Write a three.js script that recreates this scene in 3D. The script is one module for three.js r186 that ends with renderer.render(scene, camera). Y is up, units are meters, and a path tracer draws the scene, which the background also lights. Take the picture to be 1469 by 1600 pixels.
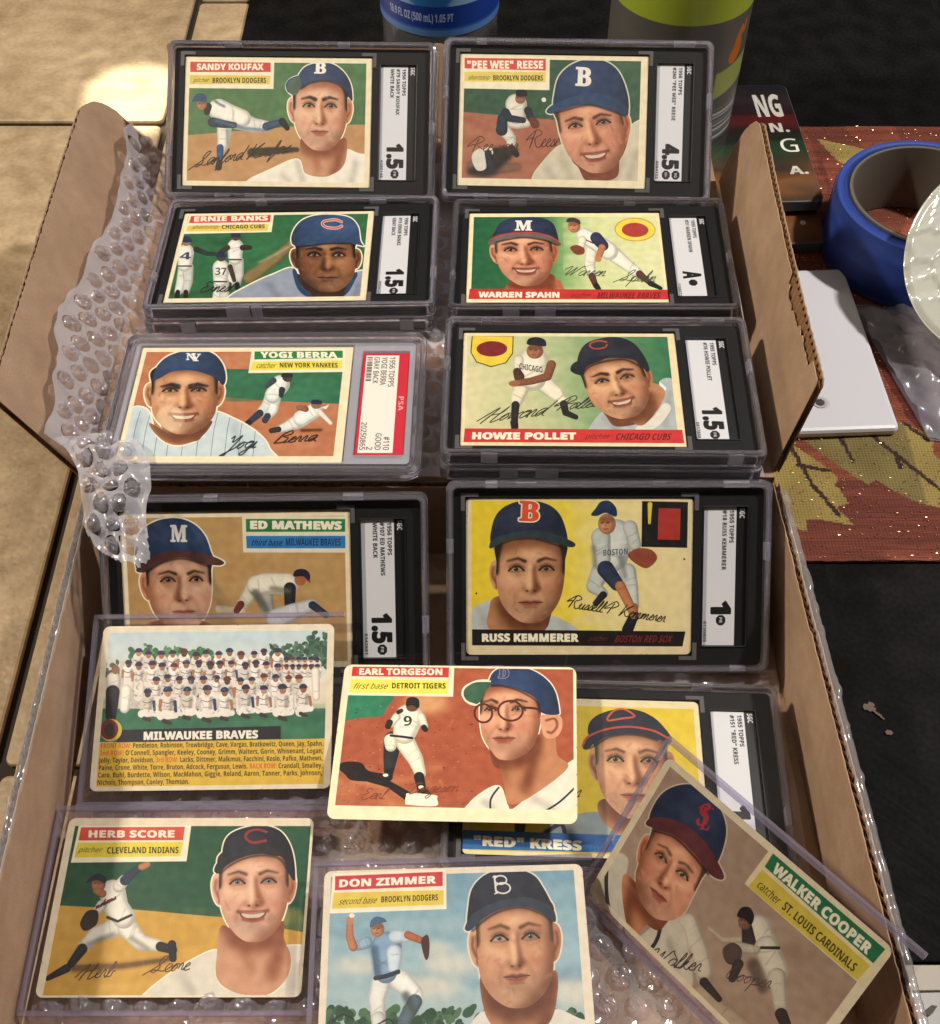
import * as THREE from 'three';
import { RoundedBoxGeometry } from 'three/addons/geometries/RoundedBoxGeometry.js';
import { mergeGeometries } from 'three/addons/utils/BufferGeometryUtils.js';
import { createNoise2D, createNoise3D } from 'simplex-noise';

// ---------------------------------------------------------------- camera, lamps, exposure
const scene = new THREE.Scene();
scene.background = new THREE.Color(0x000000);
const camera = new THREE.PerspectiveCamera(46.26, 940 / 1024, 0.02, 30);
camera.position.set(0, 0.465, 0);
camera.rotation.set(-THREE.MathUtils.degToRad(52.35), 0, 0);
const renderer = new THREE.WebGLRenderer({ antialias: true });
renderer.toneMapping = THREE.LinearToneMapping;
renderer.toneMappingExposure = 1.58;
renderer.shadowMap.enabled = true;
const LAMPS = [
  // position, candela, colour
  { at: [-1.35, 1.75, -0.42], cd: 7.6, col: [1.0, 0.89, 0.74] },
  { at: [1.10, 1.75, -0.52], cd: 6.4, col: [1.0, 0.95, 0.91] },
];

// ---------------------------------------------------------------- helpers
function rng(seed) { let s = seed >>> 0; return () => { s = (s + 0x6D2B79F5) >>> 0; let t = s; t = Math.imul(t ^ (t >>> 15), t | 1); t ^= t + Math.imul(t ^ (t >>> 7), t | 61); return ((t ^ (t >>> 14)) >>> 0) / 4294967296; }; }
const n2 = createNoise2D(rng(7)), n3 = createNoise3D(rng(11));
const D = THREE.MathUtils.degToRad, V = (x, y, z) => new THREE.Vector3(x, y, z);
const taken = new Map();
function numbered(name) { const k = taken.get(name) || 0; taken.set(name, k + 1); return k ? `${name}_${String(k).padStart(3, '0')}` : name; }
function thing(name, label, category, group) {
  const o = new THREE.Group(); o.name = numbered(name); o.userData = { label, category };
  if (group) o.userData.group = group;
  scene.add(o); return o;
}
function tag(o, label, category, group) { o.name = numbered(o.name); o.userData = { label, category }; if (group) o.userData.group = group; scene.add(o); return o; }
function part(name, geo, mat, parent) { const m = new THREE.Mesh(geo, mat); m.name = name; m.castShadow = m.receiveShadow = true; parent.add(m); return m; }
function structure(name, geo, mat) { const m = part(name, geo, mat, scene); m.userData = { kind: 'structure' }; return m; }
function std(color, roughness = 0.6, extra = {}) { const c = Array.isArray(color) ? new THREE.Color().setRGB(...color) : new THREE.Color(color); return new THREE.MeshStandardMaterial({ color: c, roughness, ...extra }); }
function phys(color, roughness, extra = {}) { const c = Array.isArray(color) ? new THREE.Color().setRGB(...color) : new THREE.Color(color); return new THREE.MeshPhysicalMaterial({ color: c, roughness, ...extra }); }
function bx(x0, x1, y0, y1, z0, z1) { const g = new THREE.BoxGeometry(x1 - x0, y1 - y0, z1 - z0); g.translate((x0 + x1) / 2, (y0 + y1) / 2, (z0 + z1) / 2); return g; }
function rrect(w, h, r, cx = 0, cy = 0, P = THREE.Shape) {
  const s = new P(), x = cx - w / 2, y = cy - h / 2;
  s.moveTo(x + r, y); s.lineTo(x + w - r, y); s.absarc(x + w - r, y + r, r, -Math.PI / 2, 0); s.lineTo(x + w, y + h - r); s.absarc(x + w - r, y + h - r, r, 0, Math.PI / 2);
  s.lineTo(x + r, y + h); s.absarc(x + r, y + h - r, r, Math.PI / 2, Math.PI); s.lineTo(x, y + r); s.absarc(x + r, y + r, r, Math.PI, 1.5 * Math.PI);
  return s;
}
// a shape drawn in plan, laid flat with its underside at y0 and its top at y1
function flat(shape, y0, y1, bevel = 0, seg = 5) {
  const g = new THREE.ExtrudeGeometry(shape, { depth: y1 - y0 - 2 * bevel, bevelEnabled: bevel > 0, bevelThickness: bevel, bevelSize: bevel, bevelOffset: -bevel, bevelSegments: 2, curveSegments: seg });
  g.translate(0, 0, y0 + bevel); g.rotateX(-Math.PI / 2); return g;
}
function canvas(w, h) { const c = document.createElement('canvas'); c.width = w; c.height = h; return [c, c.getContext('2d')]; }
function tex(c, srgb = true) { const t = new THREE.CanvasTexture(c); if (srgb) t.colorSpace = THREE.SRGBColorSpace; t.magFilter = THREE.LinearFilter; t.anisotropy = 8; return t; }
function field(w, h, fn, srgb = true) { // a texture from fn(x, y) -> [r, g, b] in 0..255 sRGB, or one grey value
  const d = new Uint8Array(w * h * 4);
  for (let y = 0; y < h; y++) for (let x = 0; x < w; x++) { const v = fn(x, y), i = (y * w + x) * 4; if (v.length) { d[i] = v[0]; d[i + 1] = v[1]; d[i + 2] = v[2]; } else d[i] = d[i + 1] = d[i + 2] = v; d[i + 3] = 255; }
  const t = new THREE.DataTexture(d, w, h); t.wrapS = t.wrapT = THREE.RepeatWrapping; t.magFilter = THREE.LinearFilter; t.minFilter = THREE.LinearMipmapLinearFilter; t.generateMipmaps = true; if (srgb) t.colorSpace = THREE.SRGBColorSpace; t.needsUpdate = true; return t;
}
function clamp255(v) { return v < 0 ? 0 : v > 255 ? 255 : v | 0; }
// planar uv in metres over the plan
function planUV(g, sx = 1, sz = 1, ox = 0, oz = 0) { const p = g.attributes.position, u = new Float32Array(p.count * 2); for (let i = 0; i < p.count; i++) { u[2 * i] = (p.getX(i) + ox) * sx; u[2 * i + 1] = (p.getZ(i) + oz) * sz; } g.setAttribute('uv', new THREE.BufferAttribute(u, 2)); return g; }
function gridGeo(nu, nv, fn) { // fn(u, v) -> [x, y, z], u and v in 0..1
  const pos = [], uv = [], idx = [];
  for (let j = 0; j <= nv; j++) for (let i = 0; i <= nu; i++) { pos.push(...fn(i / nu, j / nv)); uv.push(i / nu, j / nv); }
  for (let j = 0; j < nv; j++) for (let i = 0; i < nu; i++) { const a = j * (nu + 1) + i, b = a + 1, c = a + nu + 1, d = c + 1; idx.push(a, c, b, b, c, d); }
  const g = new THREE.BufferGeometry(); g.setAttribute('position', new THREE.Float32BufferAttribute(pos, 3)); g.setAttribute('uv', new THREE.Float32BufferAttribute(uv, 2)); g.setIndex(idx); g.computeVertexNormals(); return g;
}

// ---------------------------------------------------------------- the lamps: two bare globes on cords under a white ceiling, above the frame
const globeMat = new THREE.MeshStandardMaterial({ color: 0xffffff, emissive: 0xffe0b0, emissiveIntensity: 3, roughness: 0.4 });
const rodMat = std(0x2a2622, 0.5);
LAMPS.forEach((L, i) => {
  const o = thing('pendant_lamp', i ? 'glowing globe pendant lamp hanging over the table runner side' : 'glowing globe pendant lamp hanging over the tiled side', 'lamp', 'pendant lamps');
  o.position.set(...L.at);
  part('globe', new THREE.SphereGeometry(0.06, 24, 16), globeMat, o);
  part('collar', new THREE.CylinderGeometry(0.02, 0.026, 0.035, 16).translate(0, 0.07, 0), rodMat, o);
  part('cord', new THREE.CylinderGeometry(0.003, 0.003, 2.795 - L.at[1] - 0.085, 8).translate(0, 0.085 + (2.795 - L.at[1] - 0.085) / 2, 0), rodMat, o);
  const p = new THREE.PointLight(new THREE.Color().setRGB(...L.col), L.cd, 0, 2); p.castShadow = true; p.shadow.radius = 3; p.shadow.bias = -0.0005; o.add(p);
});
structure('ceiling', bx(-2.6, 2.6, 2.8, 2.85, -3.4, 1.6), std([0.14, 0.13, 0.12], 0.95));
// a narrow accent lamp behind, whose beam makes the bright patch on the tiles
{
  const o = thing('spot_lamp', 'small black spot lamp aimed at the tiles', 'lamp'), from = V(-.75, 1.75, -1.75), to = V(-.222, 0, -.708), dir = to.clone().sub(from).normalize();
  o.position.copy(from); o.quaternion.setFromUnitVectors(V(0, -1, 0), dir);
  part('housing', new THREE.CylinderGeometry(.03, .035, .09, 32, 1, true).translate(0, .03, 0), std(0x1a1a1a, .5, { side: THREE.DoubleSide }), o);
  part('lens', new THREE.CylinderGeometry(.03, .03, .004, 32).translate(0, 0, 0), new THREE.MeshStandardMaterial({ color: 0xffffff, emissive: 0xfff0c0, emissiveIntensity: 3 }), o);
  const sp = new THREE.SpotLight(new THREE.Color().setRGB(1, .93, .68), 26, 0, .018, .2, 2); sp.position.set(0, -.012, 0); sp.target.position.set(0, -1, 0); sp.castShadow = true; sp.shadow.radius = .3; o.add(sp, sp.target);
}

// ---------------------------------------------------------------- printed card pictures (flat print)
const CW = 762, CH = 534;
function crPath(g, p, closed = true) {
  const n = p.length, at = (i) => (closed ? p[(i + n) % n] : p[Math.max(0, Math.min(n - 1, i))]);
  g.beginPath(); g.moveTo(p[0][0], p[0][1]);
  for (let i = 0; i < (closed ? n : n - 1); i++) { const a = at(i - 1), b = at(i), c = at(i + 1), d = at(i + 2); g.bezierCurveTo(b[0] + (c[0] - a[0]) / 6, b[1] + (c[1] - a[1]) / 6, c[0] - (d[0] - b[0]) / 6, c[1] - (d[1] - b[1]) / 6, c[0], c[1]); }
  if (closed) g.closePath();
}
function poly(g, p, col) { g.beginPath(); p.forEach((q, i) => (i ? g.lineTo(q[0], q[1]) : g.moveTo(q[0], q[1]))); g.closePath(); g.fillStyle = col; g.fill(); }
function blob(g, p, col) { crPath(g, p); g.fillStyle = col; g.fill(); }
function line(g, p, w, col, closed = false) { crPath(g, p, closed); g.lineWidth = w; g.strokeStyle = col; g.lineCap = 'round'; g.lineJoin = 'round'; g.stroke(); }
function ell(g, x, y, rx, ry, col, rot = 0) { g.beginPath(); g.ellipse(x, y, rx, ry, rot, 0, 7); g.fillStyle = col; g.fill(); }
function soft(g, px, fn) { g.save(); g.filter = `blur(${px}px)`; fn(); g.restore(); }
function limbRaw(g, pts, w0, w1, col, ox = 0, oy = 0) {
  const n = pts.length; g.fillStyle = col; g.beginPath();
  for (let i = 0; i < n - 1; i++) for (let k = 0; k <= 12; k++) { const t = k / 12, u = (i + t) / (n - 1), r = (w0 + (w1 - w0) * u) / 2, x = pts[i][0] + (pts[i + 1][0] - pts[i][0]) * t + ox * r, y = pts[i][1] + (pts[i + 1][1] - pts[i][1]) * t + oy * r; g.moveTo(x + r, y); g.arc(x, y, r, 0, 6.2832); }
  g.fill();
}
let limbSeed = 1;
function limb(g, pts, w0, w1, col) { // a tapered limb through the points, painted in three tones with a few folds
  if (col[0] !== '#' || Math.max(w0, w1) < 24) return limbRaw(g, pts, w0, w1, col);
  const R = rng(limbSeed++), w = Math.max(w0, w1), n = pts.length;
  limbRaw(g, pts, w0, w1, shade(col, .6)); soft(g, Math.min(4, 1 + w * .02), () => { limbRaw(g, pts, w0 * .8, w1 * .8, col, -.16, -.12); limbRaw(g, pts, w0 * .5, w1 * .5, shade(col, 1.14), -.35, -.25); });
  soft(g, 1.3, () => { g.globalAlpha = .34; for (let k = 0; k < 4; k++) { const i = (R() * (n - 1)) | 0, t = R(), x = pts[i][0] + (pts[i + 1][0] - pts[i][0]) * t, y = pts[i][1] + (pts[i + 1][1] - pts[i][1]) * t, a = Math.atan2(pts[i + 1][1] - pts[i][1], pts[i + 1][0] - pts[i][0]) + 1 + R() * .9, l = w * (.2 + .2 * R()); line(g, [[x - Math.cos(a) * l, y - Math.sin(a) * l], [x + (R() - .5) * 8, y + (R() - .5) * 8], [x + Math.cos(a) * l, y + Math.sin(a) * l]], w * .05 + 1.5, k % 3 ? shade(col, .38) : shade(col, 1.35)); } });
}
function textBox(g, s, x0, y0, x1, y1, col, font = 'bold 100px sans-serif', o = {}) { // text stretched to fill a box; dx shears the box's right end down by dy
  g.save(); g.font = font; const m = g.measureText(s), a = m.actualBoundingBoxAscent, d = m.actualBoundingBoxDescent, l = m.actualBoundingBoxLeft, r = m.actualBoundingBoxRight;
  const sx = (x1 - x0) / (l + r), sy = (y1 - y0) / (a + d), dy = (o.dy || 0) / (l + r), sk = (o.skew || 0) * sy;
  g.transform(sx, dy, -sk, sy, x0 + l * sx, y0 + a * sy); g.fillStyle = col; g.fillText(s, 0, 0);
  if (o.fat) { g.strokeStyle = col; g.lineWidth = o.fat; g.lineJoin = 'round'; g.strokeText(s, 0, 0); }
  g.restore();
}
// a small joined-up hand for the printed signatures: x-height 1, baseline 0, y down
const HAND = {
  a: [.8, [.7, -.9, .3, -1, .05, -.5, .3, 0, .65, -.4, .7, -.9, .68, -.2, .95, 0]], b: [.7, [0, 0, .4, -1.3, .3, -2, .1, -1, .15, -.1, .5, -.1, .55, -.7, .75, -.7]], c: [.65, [.6, -.8, .3, -1, .05, -.5, .25, 0, .7, -.1]],
  d: [.9, [.7, -.9, .3, -1, .05, -.5, .3, 0, .65, -.5, .85, -2, .72, -.3, 1, 0]], e: [.6, [0, -.3, .45, -.7, .3, -1, .08, -.5, .25, 0, .65, -.15]], f: [.6, [0, 0, .4, -1.4, .3, -2, .15, -1, .05, .9, .25, .5, .6, -.2]],
  g: [.75, [.65, -.9, .3, -1, .05, -.5, .3, 0, .6, -.5, .65, -.9, .5, .7, .2, 1, .1, .6, .8, -.1]], h: [.85, [0, 0, .4, -1.4, .3, -2, .08, 0, .4, -.95, .55, -.6, .6, 0, .9, -.1]], i: [.4, [0, -.2, .2, -.9, .2, 0, .45, -.1]],
  k: [.8, [0, 0, .4, -1.4, .3, -2, .08, 0, .5, -1, .2, -.5, .6, 0, .85, -.1]], l: [.5, [0, -.1, .4, -1.4, .3, -2, .12, -.5, .25, 0, .55, -.1]], m: [1.2, [0, -.7, .15, -.9, .1, 0, .35, -.9, .5, -.8, .5, 0, .75, -.9, .9, -.8, .92, 0, 1.2, -.1]],
  n: [.85, [0, -.7, .15, -.9, .1, 0, .4, -.95, .55, -.7, .57, 0, .85, -.1]], o: [.75, [.4, -.95, .05, -.5, .3, 0, .6, -.5, .4, -.95, .8, -.8]], p: [.8, [0, -.5, .2, -.9, .05, 1, .2, -.7, .55, -.9, .6, -.2, .25, 0, .8, -.1]],
  r: [.6, [0, -.3, .2, -1, .35, -.85, .4, -.2, .65, -.1]], s: [.55, [0, -.1, .35, -.95, .45, -.2, .15, 0, .6, -.1]], t: [.5, [0, -.2, .3, -1.7, .15, -.2, .55, -.1]], u: [.85, [0, -.6, .12, -.9, .12, -.1, .4, 0, .62, -.9, .6, 0, .9, -.1]],
  w: [1, [0, -.8, .15, -.1, .45, -.8, .5, -.1, .85, -.9, 1.05, -.8]], x: [.75, [0, -.8, .3, -.5, .6, 0, .3, -.5, .7, -1, .1, 0, .75, -.1]], y: [.75, [0, -.6, .12, -.9, .2, -.1, .6, -.9, .4, .8, .15, .9, .8, -.1]],
  S: [1.4, [-.6, .3, .7, -1, 1.1, -2, .7, -2, .5, -1.3, .8, -.6, .4, 0, 0, -.2, .4, -.3, 1.4, -.1]], K: [1.3, [.2, -2, .1, -1, 0, .1, .4, -.9, 1.2, -2, .4, -1, .9, 0, 1.4, -.1]], R: [1.5, [.2, -1.2, .3, -2, .1, 0, .1, -1.2, -.6, -1, .4, -2.2, 1.2, -1.7, .5, -1.1, 1, 0, 1.5, -.1]],
  P: [1.2, [.3, -1.8, .1, 0, .1, -1, -.7, -.8, .3, -2.2, 1, -1.6, .4, -1]], E: [1.1, [.9, -1.7, .4, -2, .2, -1.5, .6, -1.1, .1, -.8, .1, -.1, .6, 0, 1.1, -.3]], B: [1.3, [.3, -1.8, 0, 0, .2, -1.5, .8, -2.1, 1, -1.5, .4, -1.1, 1, -.8, .8, -.1, .1, 0, 1.3, -.1]],
  W: [1.7, [-.5, -1.3, .1, -1.9, .2, -.1, .8, -1.7, .8, -.1, 1.5, -1.9, 1.8, -1.6]], Y: [1.1, [0, -1.6, .2, -1.9, .4, -1, .9, -1.9, .5, .7, .1, .9, 1, -.1]], H: [1.5, [-.5, -.3, .4, -1.9, .1, .1, .3, -.9, 1.1, -1.1, 1.2, -1.9, .9, 0, 1.5, -.2]],
  T: [1, [-.2, -1.7, .5, -1.9, 1.1, -1.8, .6, -1.7, .3, 0, .9, -.2]], C: [1.1, [.9, -1.6, .6, -2, .1, -1.2, .1, -.3, .6, 0, 1.1, -.2]], ' ': [.7, []],
};
function sign(g, word, x, y, sx, sy, col, w, slope = 0, slant = .25) {
  let cx = 0, run = [];
  const flush = () => { if (run.length > 1) line(g, run, w, col); run = []; };
  for (const ch of word) {
    const L = HAND[ch]; if (!L) continue;
    if (!L[1].length || (ch >= 'A' && ch <= 'Z')) flush();
    for (let i = 0; i < L[1].length; i += 2) { const px = cx + L[1][i] - L[1][i + 1] * slant; run.push([x + px * sx, y + L[1][i + 1] * sy + px * sx * slope]); }
    cx += L[0];
  }
  flush();
}
function shade(hex, k) { const c = new THREE.Color(hex); const f = (v) => clamp255(Math.pow(Math.min(1, v * k), 1 / 2.2) * 255); return `rgb(${f(Math.pow(c.r, 1))},${f(c.g)},${f(c.b)})`; }
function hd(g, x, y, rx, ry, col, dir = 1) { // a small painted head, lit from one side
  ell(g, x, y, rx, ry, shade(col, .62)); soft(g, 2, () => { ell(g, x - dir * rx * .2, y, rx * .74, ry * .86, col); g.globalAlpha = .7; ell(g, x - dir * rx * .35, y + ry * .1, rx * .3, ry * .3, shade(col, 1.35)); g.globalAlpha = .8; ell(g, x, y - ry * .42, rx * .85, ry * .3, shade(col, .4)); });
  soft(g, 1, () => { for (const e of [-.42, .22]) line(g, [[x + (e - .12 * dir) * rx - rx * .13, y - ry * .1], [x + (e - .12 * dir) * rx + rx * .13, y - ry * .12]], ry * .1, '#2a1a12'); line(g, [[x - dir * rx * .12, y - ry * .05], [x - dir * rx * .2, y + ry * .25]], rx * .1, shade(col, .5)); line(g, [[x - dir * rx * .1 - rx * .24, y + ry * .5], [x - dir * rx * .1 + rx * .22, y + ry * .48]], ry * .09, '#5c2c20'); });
}
const SKIN = { fair: ['#dfae8e', '#85492c', '#f3cfa8', '#a85846', '#c98a66', '#c89470'], tan: ['#cd9870', '#65381f', '#ecc094', '#964c3a', '#b37850', '#b47e56'], ruddy: ['#d89a78', '#743a22', '#f2bd96', '#9c4a3a', '#bd7450', '#bd8058'], dark: ['#855636', '#331c11', '#bd8a5e', '#6e3a2e', '#744a2e', '#6a442c'], dim: ['#9a6848', '#4f2c1c', '#bd8a66', '#733c30', '#86543a', '#80543a'] };
function face(g, o) {
  const [ox, oy] = o.f, [a, b] = o.ex, [c, d] = o.ey, s = Math.hypot(a, b), t = o.t || 0, side = o.side || 1, k = SKIN[o.skin || 'fair'], kx = s * o.res;
  const P = (x, y) => [ox + a * x + c * y, oy + b * x + d * y], Q = (l) => l.map((q) => P(q[0], q[1])), B = (v) => v * kx;
  const jw = o.jaw || 1, chin = o.chin || 1.5;
  const head = Q([[-.98, -.75], [-1, -.2], [-.98, .35], [-.86 * jw, .85], [-.6 * jw, 1.22], [-.26 + t * .2, chin - .04], [.1 + t * .2, chin], [.36 + t * .2, chin - .06], [.66 * jw, 1.2], [.88 * jw, .82], [.98, .35], [1, -.2], [.98, -.75], [0, -1.1]]);
  const halo = (fn) => { if (o.halo) { fn(); g.lineWidth = s * .085; g.strokeStyle = o.halo; g.lineJoin = 'round'; g.stroke(); } };
  const ears = [];
  for (const e of [-1, 1]) if ((o.ears || [1, 1])[e < 0 ? 0 : 1]) ears.push([e, Q([[e * .94, -.2], [e * 1.12, -.22], [e * 1.2, 0], [e * 1.16, .3], [e * 1.05, .52], [e * .93, .5]])]);
  // the light outline round the cut-out
  if (o.body) halo(() => crPath(g, o.body));
  for (const [, e] of ears) halo(() => crPath(g, e));
  halo(() => crPath(g, head));
  if (o.crown) halo(() => crPath(g, o.crown));
  if (o.brim) halo(() => crPath(g, o.brim));
  // shirt
  if (o.body) {
    g.save(); crPath(g, o.body); g.fillStyle = o.shirt || '#e9e2cf'; g.fill(); g.clip();
    soft(g, B(.09), () => { for (const q of o.folds || []) line(g, q, s * .13, o.fold || 'rgba(120,115,105,.5)'); });
    for (const q of o.trim || []) line(g, q[0], q[1], q[2]);
    g.restore();
  }
  if (o.neck) {
    blob(g, Q([[-.72, .5], [.72, .5], [.62, 1.3], [.4, 1.72], [-.4, 1.72], [-.62, 1.3]]), shade(k[1], 1.1));
    g.save(); crPath(g, o.neck); g.fillStyle = k[5]; g.fill(); g.clip();
    soft(g, B(.12), () => { blob(g, Q([[-.9, .7], [.9, .7], [.7, 1.55], [.1, 1.75], [-.7, 1.55]]), k[1]); line(g, Q([[side * .85, .9], [side * .75, 1.5], [side * .5, 2.3]]), s * .32, k[1]); line(g, Q([[-side * .25, 1.5], [-side * .1, 2.2]]), s * .12, k[1]); });
    g.restore();
  }
  for (const [e, p] of ears) { g.save(); crPath(g, p); g.fillStyle = e === side ? k[4] : k[0]; g.fill(); g.clip(); soft(g, B(.03), () => { line(g, Q([[e * 1.08, -.08], [e * 1.1, .15], [e * 1.0, .35]]), s * .06, k[1]); line(g, Q([[e * .97, -.1], [e * .97, .5]]), s * .07, k[1]); }); g.restore(); }
  g.save(); crPath(g, head); g.fillStyle = k[0]; g.fill(); g.clip();
  const RV = rng(((ox * 13 + oy * 7) | 0) + 5), vx = .92 + RV() * .16, vn = .8 + RV() * .45, vb = (RV() - .5) * .07, vl = .8 + RV() * .5; const X = (x) => x * vx + t * .42;
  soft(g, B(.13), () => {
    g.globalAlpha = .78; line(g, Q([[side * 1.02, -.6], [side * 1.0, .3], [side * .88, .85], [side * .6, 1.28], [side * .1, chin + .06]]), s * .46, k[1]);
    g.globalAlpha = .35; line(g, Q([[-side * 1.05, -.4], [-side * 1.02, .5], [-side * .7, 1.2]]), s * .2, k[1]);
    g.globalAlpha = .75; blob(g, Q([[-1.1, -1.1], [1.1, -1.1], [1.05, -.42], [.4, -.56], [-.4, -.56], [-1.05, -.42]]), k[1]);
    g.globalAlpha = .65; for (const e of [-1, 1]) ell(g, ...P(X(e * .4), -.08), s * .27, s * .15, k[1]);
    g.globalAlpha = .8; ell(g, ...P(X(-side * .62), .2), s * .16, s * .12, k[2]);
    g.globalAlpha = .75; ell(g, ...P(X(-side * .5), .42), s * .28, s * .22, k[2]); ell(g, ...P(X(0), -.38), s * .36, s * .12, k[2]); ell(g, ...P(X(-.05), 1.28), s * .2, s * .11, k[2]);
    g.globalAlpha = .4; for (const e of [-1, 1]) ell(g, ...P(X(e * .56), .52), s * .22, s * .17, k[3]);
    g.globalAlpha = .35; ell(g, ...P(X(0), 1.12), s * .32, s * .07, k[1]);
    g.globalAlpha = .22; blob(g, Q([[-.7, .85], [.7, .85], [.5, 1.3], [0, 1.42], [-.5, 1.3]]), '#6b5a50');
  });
  soft(g, B(.05), () => {
    g.globalAlpha = .85; blob(g, Q([[X(side * .1), -.15], [X(side * .16 * vn), .2], [X(side * .26 * vn), .5], [X(side * .2 * vn), .62], [X(0), .66], [X(side * .06), .4], [X(side * .03), 0]]), k[1]);
    g.globalAlpha = .6; line(g, Q([[X(-.2 * vn), .58], [X(-.1), .63], [X(.02), .66], [X(.14), .63], [X(.22 * vn), .56]]), s * .07, k[1]);
    g.globalAlpha = .9; line(g, Q([[X(-side * .05), -.1], [X(-side * .06), .25], [X(-side * .03), .48]]), s * .1, k[2]); g.globalAlpha = .6; ell(g, ...P(X(.2), .52), s * .07, s * .08, k[1]); ell(g, ...P(X(-.2), .52), s * .05, s * .07, k[1]);
    g.globalAlpha = .45; for (const e of [-1, 1]) line(g, Q([[X(e * .28), .52], [X(e * .44), .78], [X(e * .46), .98]]), s * (o.smile ? .07 : .045), k[1]);
    g.globalAlpha = .5; for (const e of [-1, 1]) line(g, Q([[X(e * .25), .12], [X(e * .45), .17], [X(e * .62), .08]]), s * .035, k[1]);
  });
  soft(g, B(.012), () => { for (const e of [-1, 1]) ell(g, ...P(X(e * .11), .6), s * .045, s * .026, shade(k[1], .35)); });
  // mouth
  const my = o.my || .9, mw = o.smile ? .38 : .33;
  if (o.smile) {
    blob(g, Q([[X(-mw), my - .07], [X(-.2), my - .04], [X(0), my - .02], [X(.2), my - .04], [X(mw), my - .07], [X(.25), my + .13], [X(0), my + .18], [X(-.25), my + .13]]), shade(k[3], .55));
    blob(g, Q([[X(-mw + .07), my - .035], [X(0), my], [X(mw - .07), my - .035], [X(.2), my + .07], [X(0), my + .09], [X(-.2), my + .07]]), '#d3c5a9');
    soft(g, B(.02), () => { line(g, Q([[X(-mw - .02), my - .09], [X(-.1), my - .07], [X(.1), my - .07], [X(mw + .02), my - .09]]), s * .065, shade(k[3], .75)); line(g, Q([[X(-.28), my + .12], [X(0), my + .17], [X(.28), my + .12]]), s * .075, shade(k[3], .85)); for (const e of [-1, 1]) ell(g, ...P(X(e * (mw + .03)), my - .08), s * .04, s * .05, k[1]); for (let i = -2; i <= 2; i++) line(g, Q([[X(i * .09), my - .02], [X(i * .09), my + .06]]), s * .012, '#a8967c'); });
  } else {
    soft(g, B(.02), () => { blob(g, Q([[X(-mw), my], [X(-.12), my - .05], [X(0), my - .03], [X(.12), my - .05], [X(mw), my], [X(0), my + .03]]), shade(k[3], .6)); blob(g, Q([[X(-mw + .03), my + .02], [X(0), my + .03], [X(mw - .03), my + .02], [X(.15), my + .09 * vl], [X(-.15), my + .09 * vl]]), k[3]); g.globalAlpha = .5; line(g, Q([[X(-.18), my + .14], [X(.18), my + .14]]), s * .05, k[1]); });
    line(g, Q([[X(-mw - .02), my], [X(-.1), my + .01], [X(0), my + .03], [X(.1), my + .01], [X(mw + .02), my]]), s * .025, shade(k[1], .5));
  }
  // eyes and brows
  for (const e of [-1, 1]) {
    const ex = X(e * .43), w = .2 * (1 - (e * t > 0 ? Math.abs(t) * .35 : 0)), q = o.squint || .85;
    blob(g, Q([[ex - w, .02], [ex - w * .4, -.05 * q], [ex + w * .4, -.05 * q], [ex + w, .015], [ex + w * .3, .055 * q], [ex - w * .3, .055 * q]]), e === side ? '#8f7a64' : '#ab9780');
    ell(g, ...P(ex + (o.look || 0) * .06, -.005), s * .074, s * .068 * q, o.iris || '#3a2415'); ell(g, ...P(ex + (o.look || 0) * .06, -.005), s * .035, s * .035, '#0d0906'); ell(g, ...P(ex + (o.look || 0) * .06 - .03, -.03), s * .012, s * .012, '#f4e6d0');
    line(g, Q([[ex - w * 1.08, .03], [ex - w * .4, -.085 * q], [ex + w * .4, -.09 * q], [ex + w * 1.1, .03]]), s * .06, shade(k[1], .22)); soft(g, B(.02), () => { g.globalAlpha = .7; line(g, Q([[ex - w * 1.05, -.06], [ex, -.15 * q - .02], [ex + w * 1.1, -.05]]), s * .035, shade(k[1], .6)); });
    soft(g, B(.018), () => { line(g, Q([[ex - w * .9, .06], [ex, .085 * q], [ex + w * .9, .05]]), s * .02, k[1]); });
    const br = o.brow || '#2a1a10', bh = -.24 + (o.bup || 0) + vb;
    soft(g, B(.022), () => { g.globalAlpha = .9; limbRaw(g, Q([[ex - e * w * 1.25, bh + .05], [ex - e * w * .2, bh - .03], [ex + e * w * 1.35, bh + .04]]), s * (o.bw || .1), s * .045, br); });
  }
  { const R = rng((ox * 7) | 0); soft(g, 2, () => { for (let i = 0; i < 46; i++) { g.globalAlpha = .10 + .1 * R(); const x = (R() - .5) * 1.8, y = -.5 + R() * 1.9, a = R() * 6.3; line(g, [P(x, y), P(x + Math.cos(a) * .14, y + Math.sin(a) * .14)], s * .06, R() < .5 ? k[2] : k[1]); } }); }
  soft(g, B(.03), () => { for (const e of [-1, 1]) blob(g, Q([[e * 1.05, -.9], [e * .82, -.8], [e * .9, -.35], [e * .93, .1], [e * 1.06, .05]]), o.hair || '#2a1d14'); });
  g.restore();
  if (o.extra) o.extra(g, soft, k);
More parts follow.
